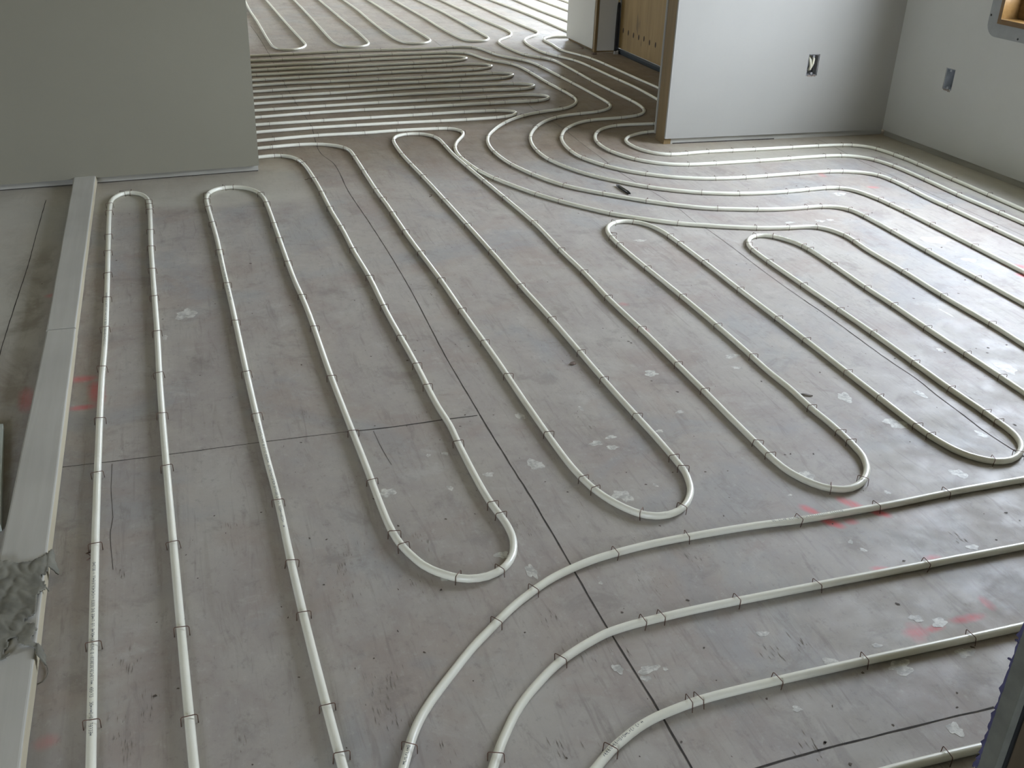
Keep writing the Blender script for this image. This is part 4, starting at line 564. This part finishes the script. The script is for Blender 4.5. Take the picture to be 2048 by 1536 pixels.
# low near wall whose cut end shows at the lower right
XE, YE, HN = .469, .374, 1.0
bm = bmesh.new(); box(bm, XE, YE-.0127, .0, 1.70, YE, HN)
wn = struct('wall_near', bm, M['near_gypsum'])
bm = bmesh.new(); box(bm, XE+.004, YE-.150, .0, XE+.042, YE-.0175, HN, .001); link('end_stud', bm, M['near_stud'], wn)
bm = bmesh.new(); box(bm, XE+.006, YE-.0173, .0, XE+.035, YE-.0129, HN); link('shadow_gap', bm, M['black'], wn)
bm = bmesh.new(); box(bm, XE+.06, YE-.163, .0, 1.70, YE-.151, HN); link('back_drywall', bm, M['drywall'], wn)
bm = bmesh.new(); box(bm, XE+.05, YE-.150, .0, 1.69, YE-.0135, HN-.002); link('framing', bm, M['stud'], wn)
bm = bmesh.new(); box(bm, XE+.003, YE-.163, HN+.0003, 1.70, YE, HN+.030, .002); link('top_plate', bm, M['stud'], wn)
bm = bmesh.new(); random.seed(11)   # torn paper along the cut edge
z = .02; prev = None
while z < HN-.004:
    dpt = abs(random.gauss(0, .0016)) + (.0035 if random.random() < .12 else .0006)
    a = bm.verts.new((XE-dpt, YE+.0002, z)); c = bm.verts.new((XE+.0022+random.uniform(0, .0015), YE-.0008, z)); e = bm.verts.new((XE+.002, YE+.0012, z))
    if prev:
        bm.faces.new((prev[0], a, e, prev[2])); bm.faces.new((prev[1], c, a, prev[0])); bm.faces.new((prev[2], e, c, prev[1]))
    prev = (a, c, e); z += random.uniform(.0015, .006)
for zz in (.83, .74, .70, .55):
    for _ in range(2):
        q = zz+random.uniform(-.01, .01); L = random.uniform(.002, .004)
        sweep(bm, [(XE, YE, q), (XE-L*.6, YE+.001, q+.002), (XE-L, YE+.001, q+random.uniform(-.003, .003))], .0008, 5)
link('torn_paper_edge', bm, M['paper'], wn)

# ---------------------------------------------------------------- outlet boxes
def outlet(mat4, s0, s1, z0, z1, label, kind):
    e = empty('outlet_box'); tag(e, label, 'outlet box', 'open wiring boxes in the drywall')
    cx, cz = (s0+s1)/2, (z0+z1)/2
    e.matrix_world = mat4 @ Matrix.Translation((cx, .0, cz))
    a, h = (s1-s0)/2 - .002, (z1-z0)/2 - .002; dp = .055; y0 = .0025
    b = bmesh.new()
    box(b, -a, y0, -h, -a+.002, dp, h); box(b, a-.002, y0, -h, a, dp, h)
    box(b, -a+.002, y0, h-.002, a-.002, dp, h); box(b, -a+.002, y0, -h, a-.002, dp, -h+.002)
    box(b, -a+.002, dp-.002, -h+.002, a-.002, dp, h-.002)
    link('box_shell', b, M['box_dark'] if kind else M['box_plastic'], e)
    for zz in (h-.008, -h+.008):
        b = bmesh.new(); box(b, -.006, y0, zz-.005, .006, y0+.012, zz+.005, .001)
        link('screw_tab', b, M['box_dark'] if kind else M['box_plastic'], e)
    if kind:
        b = bmesh.new()
        sweep(b, [(-.012, .05, .034), (-.014, .026, .038), (-.012, .012, .022), (-.006, .010, -.004), (-.004, .016, -.022), (-.002, .034, -.03)], .0068, 10)
        sweep(b, [(.008, .05, .03), (.010, .028, .038), (.009, .014, .026), (.006, .012, .004), (.001, .015, -.012), (-.003, .03, -.02)], .0060, 10)
        link('cable', b, M['cable'], e)
        b = bmesh.new(); sweep(b, [(.014, .05, .01), (.013, .02, .0), (.010, .012, -.018), (.012, .02, -.036)], .002, 8)
        link('wire', b, M['black'], e)
    b = bmesh.new(); random.seed(3 if kind else 4)
    for k in range(5):
        x = -a*.6 + k*a*.32
        box(b, x-.003, -.0006, -h-.006-random.uniform(0, .004), x+.003, .0012, -h-.0015+random.uniform(0, .005), .0005)
    link('torn_drywall_edge', b, M['dirt'], e)
outlet(Matrix.Translation((RP.x, RP.y, 0)) @ Matrix.Rotation(RANG, 4, 'Z'), BX0, BX1, .318, .421, 'open wiring box with coiled pale cable in the light wall facing the camera', 1)
outlet(RF, *SB, 'empty blue-grey wiring box in the right-hand wall below the window', 0)

# ---------------------------------------------------------------- flat 2x4s along the left side
def board(y0, y1, x0a, x0b, x1a, x1b, label):
    b = bmesh.new()
    box(b, 0, 0, 0, 1, 1, 1)
    for v in b.verts:
        t = v.co.y; xa = x0a+(x0b-x0a)*t; xb = x1a+(x1b-x1a)*t
        v.co = Vector((xa+(xb-xa)*v.co.x - x0a, t*(y1-y0), .001+v.co.z*.037))
    bmesh.ops.subdivide_edges(b, edges=[e for e in b.edges if abs((e.verts[0].co-e.verts[1].co).y) > .3], cuts=20)
    long_e = [e for e in b.edges if abs((e.verts[0].co-e.verts[1].co).y) > .01 and e.calc_face_angle(0) > .5]
    bmesh.ops.bevel(b, geom=long_e, offset=.005, segments=3, affect='EDGES', profile=.5)
    b.normal_update()
    for f in b.faces:
        f.material_index = 1 if f.normal.x > .75 else 0
    for v in b.verts:
        q = Vector((v.co.x*8, (v.co.y+y0)*5, v.co.z*9)); v.co.x += (noise.noise(q))*.0012
    o = link('lumber_board', b, [M['board'], M['board_edge']], loc=(x0a, y0, 0))
    tag(o, label, 'board', 'flat boards laid end to end on the floor'); return o
board(2.884, 4.46, -.411, -.419, -.333, -.334, 'pale 2x4 lying flat, far length running under the left wall')
board(.55, 2.878, -.424, -.410, -.325, -.332, 'pale 2x4 lying flat, near length with grey scrap draped on it')
random.seed(21)
def shard(name, x, y, z, L, wd, th, ang, mt, label, cat, group=None):
    b = bmesh.new(); n = 7; top = []
    for k in range(n):
        t = 2*PI*k/n; r = random.uniform(.7, 1.1)
        top.append((L/2*r*math.cos(t), wd/2*r*math.sin(t)))
    vt = [b.verts.new((p[0], p[1], th*random.uniform(.6, 1.3))) for p in top]; vb = [b.verts.new((p[0]*1.05, p[1]*1.05, 0)) for p in top]
    b.faces.new(vt); b.faces.new(vb[::-1])
    for k in range(n): b.faces.new((vb[k], vb[(k+1) % n], vt[(k+1) % n], vt[k]))
    o = link(name, b, mt, loc=(x, y, z), rz=ang); tag(o, label, cat, group); return o
shard('wood_chip', .985, 2.395, .0006, .022, .016, .004, .3, M['dirt'], 'brown crumb of dirt on bare plywood between the second U-bend legs', 'wood chip')
shard('wood_chip', 1.532, 2.065, .0006, .030, .010, .003, -.7, M['chip'], 'grey wood chip between the third U-bend legs', 'wood chip')
shard('wood_chip', 2.91, 7.05, .0006, .05, .03, .012, .4, M['dirt'], 'rubble crumb at the foot of the wall stub by the boarded door', 'rubble')
shard('wood_chip', 2.905, 7.30, .0006, .07, .025, .010, 1.4, M['dirt'], 'rubble sliver along the left foot of the wall stub', 'rubble')
shard('plaster_chunk', 3.07, 7.045, .0006, .045, .03, .02, .4, M['gypsum'], 'pale plaster lump at the far foot of the boarded door', 'plaster lump')

# pale plank at the left frame edge
b = bmesh.new(); box(b, -.12, 0, .001, 0, .44, .019, .0015)
o = link('pale_plank', b, M['plank'], loc=(-.4315, 1.95, 0), rz=math.atan2(.069, .735)); tag(o, 'pale green-white plank end on the floor at the left frame edge', 'plank')

# black marker pen on the floor
e = empty('marker_pen', (1.788, 3.91, .0068), math.atan2(-.142, .0063)); tag(e, 'black marker pen with grey tip lying on the floor between the long curved tubes', 'marker pen')
def lathe(b, prof, seg=14):
    rings = []
    for x, r in prof: rings.append([b.verts.new((x, r*math.cos(2*PI*k/seg), r*math.sin(2*PI*k/seg))) for k in range(seg)])
    for p, q in zip(rings, rings[1:]):
        for k in range(seg): b.faces.new((p[k], q[k], q[(k+1) % seg], p[(k+1) % seg])).smooth = True
    b.faces.new(rings[0]); b.faces.new(rings[-1][::-1]); bmesh.ops.recalc_face_normals(b, faces=b.faces[:])
b = bmesh.new(); lathe(b, [(-.046, .0052), (-.044, .0062), (.040, .0062), (.052, .0058), (.056, .0045), (.066, .0024)]); link('barrel', b, M['pen'], e)
b = bmesh.new(); lathe(b, [(-.068, .003), (-.064, .0054), (-.052, .0056), (-.0465, .0050)]); link('cap_end', b, M['pen_cap'], e)

# grey torn scrap draped over the near 2x4
random.seed(5)
def px_poly():
    return SCRAP
b = bmesh.new()
from mathutils.geometry import tessellate_polygon
GX0, GX1, GY0, GY1 = min(p[0] for p in SCRAP), max(p[0] for p in SCRAP), min(p[1] for p in SCRAP), max(p[1] for p in SCRAP)
def inside(x, y, poly):
    c = False; j = len(poly)-1
    for i in range(len(poly)):
        if (poly[i][1] > y) != (poly[j][1] > y) and x < (poly[j][0]-poly[i][0])*(y-poly[i][1])/(poly[j][1]-poly[i][1])+poly[i][0]: c = not c
        j = i
    return c
st = .0028; nx = int((GX1-GX0)/st)+1; ny = int((GY1-GY0)/st)+1; grid = {}
def ground(x):   # board top, then down its side to the floor
    if x < -.331: return .0385
    if x < -.318: return .0385*(1-(x+.331)/.013)
    return .0008
def sheet_z(x, y):
    n1 = noise.noise(Vector((x*26, y*14, 1.3))); n2 = noise.noise(Vector((x*60+y*30, y*40, 4.1)))
    return max(ground(x), ground(x-.008)*.95) + .002 + .009*abs(n1) + .005*abs(n2)
for i in range(nx):
    for j in range(ny):
        x, y = GX0+i*st+.0009*noise.noise(Vector((i*.7, j*.7, 0))), GY0+j*st
        if inside(x, y, SCRAP) and not any(inside(x, y, h) for h in SCRAP_HOLES): grid[i, j] = b.verts.new((x, y, sheet_z(x, y)))
for (i, j) in list(grid):
    q = [(i, j), (i+1, j), (i+1, j+1), (i, j+1)]
    if all(k in grid for k in q): b.faces.new([grid[k] for k in q])
bmesh.ops.delete(b, geom=[v for v in b.verts if not v.link_faces], context='VERTS')
o = link('torn_scrap', b, M['scrap'], smooth=True); tag(o, 'crumpled torn grey felt scrap draped over the near board at lower left', 'scrap')
md = o.modifiers.new('thick', 'SOLIDIFY'); md.thickness = .0018; md.offset = 1
b = bmesh.new(); sweep(b, [(x, y, .002) for x, y in catmull(STRAND, .006)], .0007, 6)
o = link('loose_thread', b, M['scrap']); tag(o, 'thin brown thread curling from the grey scrap onto the floor', 'thread')

# ---------------------------------------------------------------- heating tubes
R = .0080
TP = []
def print_marks(b, P, S, sa, sb, side):
    """rows of tiny ink strokes following the tube"""
    random.seed(int(sa*1000)+int(sb*97)); s = min(sa, sb); end = max(sa, sb); i = 0
    def frame(q):
        lo = 0
        while lo < len(S)-2 and S[lo+1] < q: lo += 1
        t = (q-S[lo])/max(1e-6, S[lo+1]-S[lo]); p = P[lo].lerp(P[lo+1], t); d = (P[lo+1]-P[lo]).normalized()
        return p, d
    def pt(q, a):
        p, d = frame(q); n = Vector((-d.y, d.x)); rr = R+.00025
        return Vector((p.x+n.x*rr*math.sin(a), p.y+n.y*rr*math.sin(a), R+rr*math.cos(a)))
    def stroke(q0, a0, q1, a1, th=.00055):
        k = 3 if abs(a1-a0) > .2 else 1; pr = None
        L = math.hypot(q1-q0, (a1-a0)*R); ox, oa = -(a1-a0)*R/L*th, (q1-q0)/L*th/R
        for m_ in range(k+1):
            t = m_/k; q, a = q0+(q1-q0)*t, a0+(a1-a0)*t
            u, v = b.verts.new(pt(q+ox, a+oa)), b.verts.new(pt(q-ox, a-oa))
            if pr: b.faces.new((pr[0], u, v, pr[1]))
            pr = (u, v)
    while s < end:
        g = random.random(); h0, h1 = side-.28, side+.28; wd = .0028
        if g < .86:
            kinds = random.choice(('I', 'O', 'L', 'H', 'E', '/', 'C'))
            if kinds in 'IHEL': stroke(s, h0, s, h1)
            if kinds in 'H': stroke(s+wd, h0, s+wd, h1); stroke(s, side, s+wd, side)
            if kinds in 'EL': stroke(s, h0, s+wd, h0)
            if kinds in 'E': stroke(s, h1, s+wd, h1); stroke(s, side, s+wd*.8, side)
            if kinds in 'OC': stroke(s, h0, s, h1); stroke(s, h0, s+wd, h0); stroke(s, h1, s+wd, h1)
            if kinds == 'O': stroke(s+wd, h0, s+wd, h1)
            if kinds == '/': stroke(s, h0, s+wd, h1)
            s += wd*(1.0 if kinds == 'I' else 1.75)
        else: s += wd*random.uniform(1.2, 2.2)
for ti, (label, P, prints) in enumerate(TUBES):
    P = catmull(P, .014); S = [0.]
    for a, c in zip(P, P[1:]): S.append(S[-1]+(c-a).length)
    x0, y0 = P[0]
    b = bmesh.new(); sweep(b, [(p.x-x0, p.y-y0, R+.0003) for p in P], R, 14)
    o = link('heating_tube', b, M['tube'], smooth=False, loc=(x0, y0, 0))
    tag(o, label, 'heating tube', 'white heating tubes stapled to the floor')
    for k, (sa, sb) in enumerate(prints):
        b = bmesh.new(); print_marks(b, P, S, sa, sb, PRINT_SIDE.get((ti, k), 0))
        bmesh.ops.translate(b, verts=b.verts[:], vec=(-x0, -y0, 0))
        pm = link('printed_lettering', b, M['ink'], o); pm['label'] = 'dark ink lettering along the tube'

# ---------------------------------------------------------------- wire staples over the tubes
def staple_mesh():
    b = bmesh.new(); wd, h, r = .0128, .0192, .00082
    pts = [(0, -wd-.0006, -.001), (0, -wd-.0002, h-.003), (0, -wd+.0008, h-.0007), (0, -wd+.003, h), (0, wd-.003, h), (0, wd-.0008, h-.0007), (0, wd+.0002, h-.003), (0, wd+.0006, -.001)]
    sweep(b, pts, r, 6)
    return b
sb_ = staple_mesh(); sme = bpy.data.meshes.new('staple'); sb_.to_mesh(sme); sb_.free(); sme.materials.append(M['staple'])
for p in sme.polygons: p.use_smooth = True
ORD = 'first second third fourth fifth sixth seventh eighth ninth tenth eleventh twelfth thirteenth fourteenth fifteenth sixteenth seventeenth eighteenth nineteenth twentieth 21st 22nd 23rd 24th 25th 26th 27th 28th 29th 30th 31st 32nd 33rd 34th 35th 36th'.split()
allst = []
for end, run, L in STAPLE_RUNS:
    for k, (x, y, a) in enumerate(L): allst.append((x*x+y*y, x, y, a, end, run, k))
allst.sort()
near, rest = allst[:300], allst[300:]
random.seed(9); first = None
for _, x, y, a, end, run, k in near:
    if first is None:
        o = bpy.data.objects.new('wire_staple', sme); first = o
    else: o = first.copy()
    C.objects.link(o); o.location = (x, y, 0); o.rotation_euler = (random.gauss(0, .05), random.gauss(0, .10), a+random.gauss(0, .10))
    tag(o, ('wire staple, %s from the %s on %s' % (ORD[k], end, run)), 'staple', 'wire staples holding the tubing down')
b = bmesh.new()
for _, x, y, a, end, run, k in rest:
    n0 = len(b.verts); b.from_mesh(sme); b.verts.ensure_lookup_table()
    mm = Matrix.Translation((x, y, 0)) @ Matrix.Rotation(a+random.gauss(0, .1), 4, 'Z')
    for v in b.verts[n0:]: v.co = mm @ v.co
o = link('wire_staple', b, M['staple'], smooth=True); tag(o, 'far brown wire staples beyond the wide opening, too small to single out', 'staple', kind='stuff')
# loose bent staples on the floor
def loose(x, y, a, label):
    b = bmesh.new(); sweep(b, [(-.016, .004, .001), (-.008, -.004, .003), (0, .003, .0045), (.006, .010, .002), (.012, .0, .0012), (.018, .005, .001)], .0009, 6)
    o = link('bent_staple', b, M['staple'], loc=(x, y, 0), rz=a); tag(o, label, 'bent staple')
for x, y, a, l in LOOSE: loose(x, y, a, l)
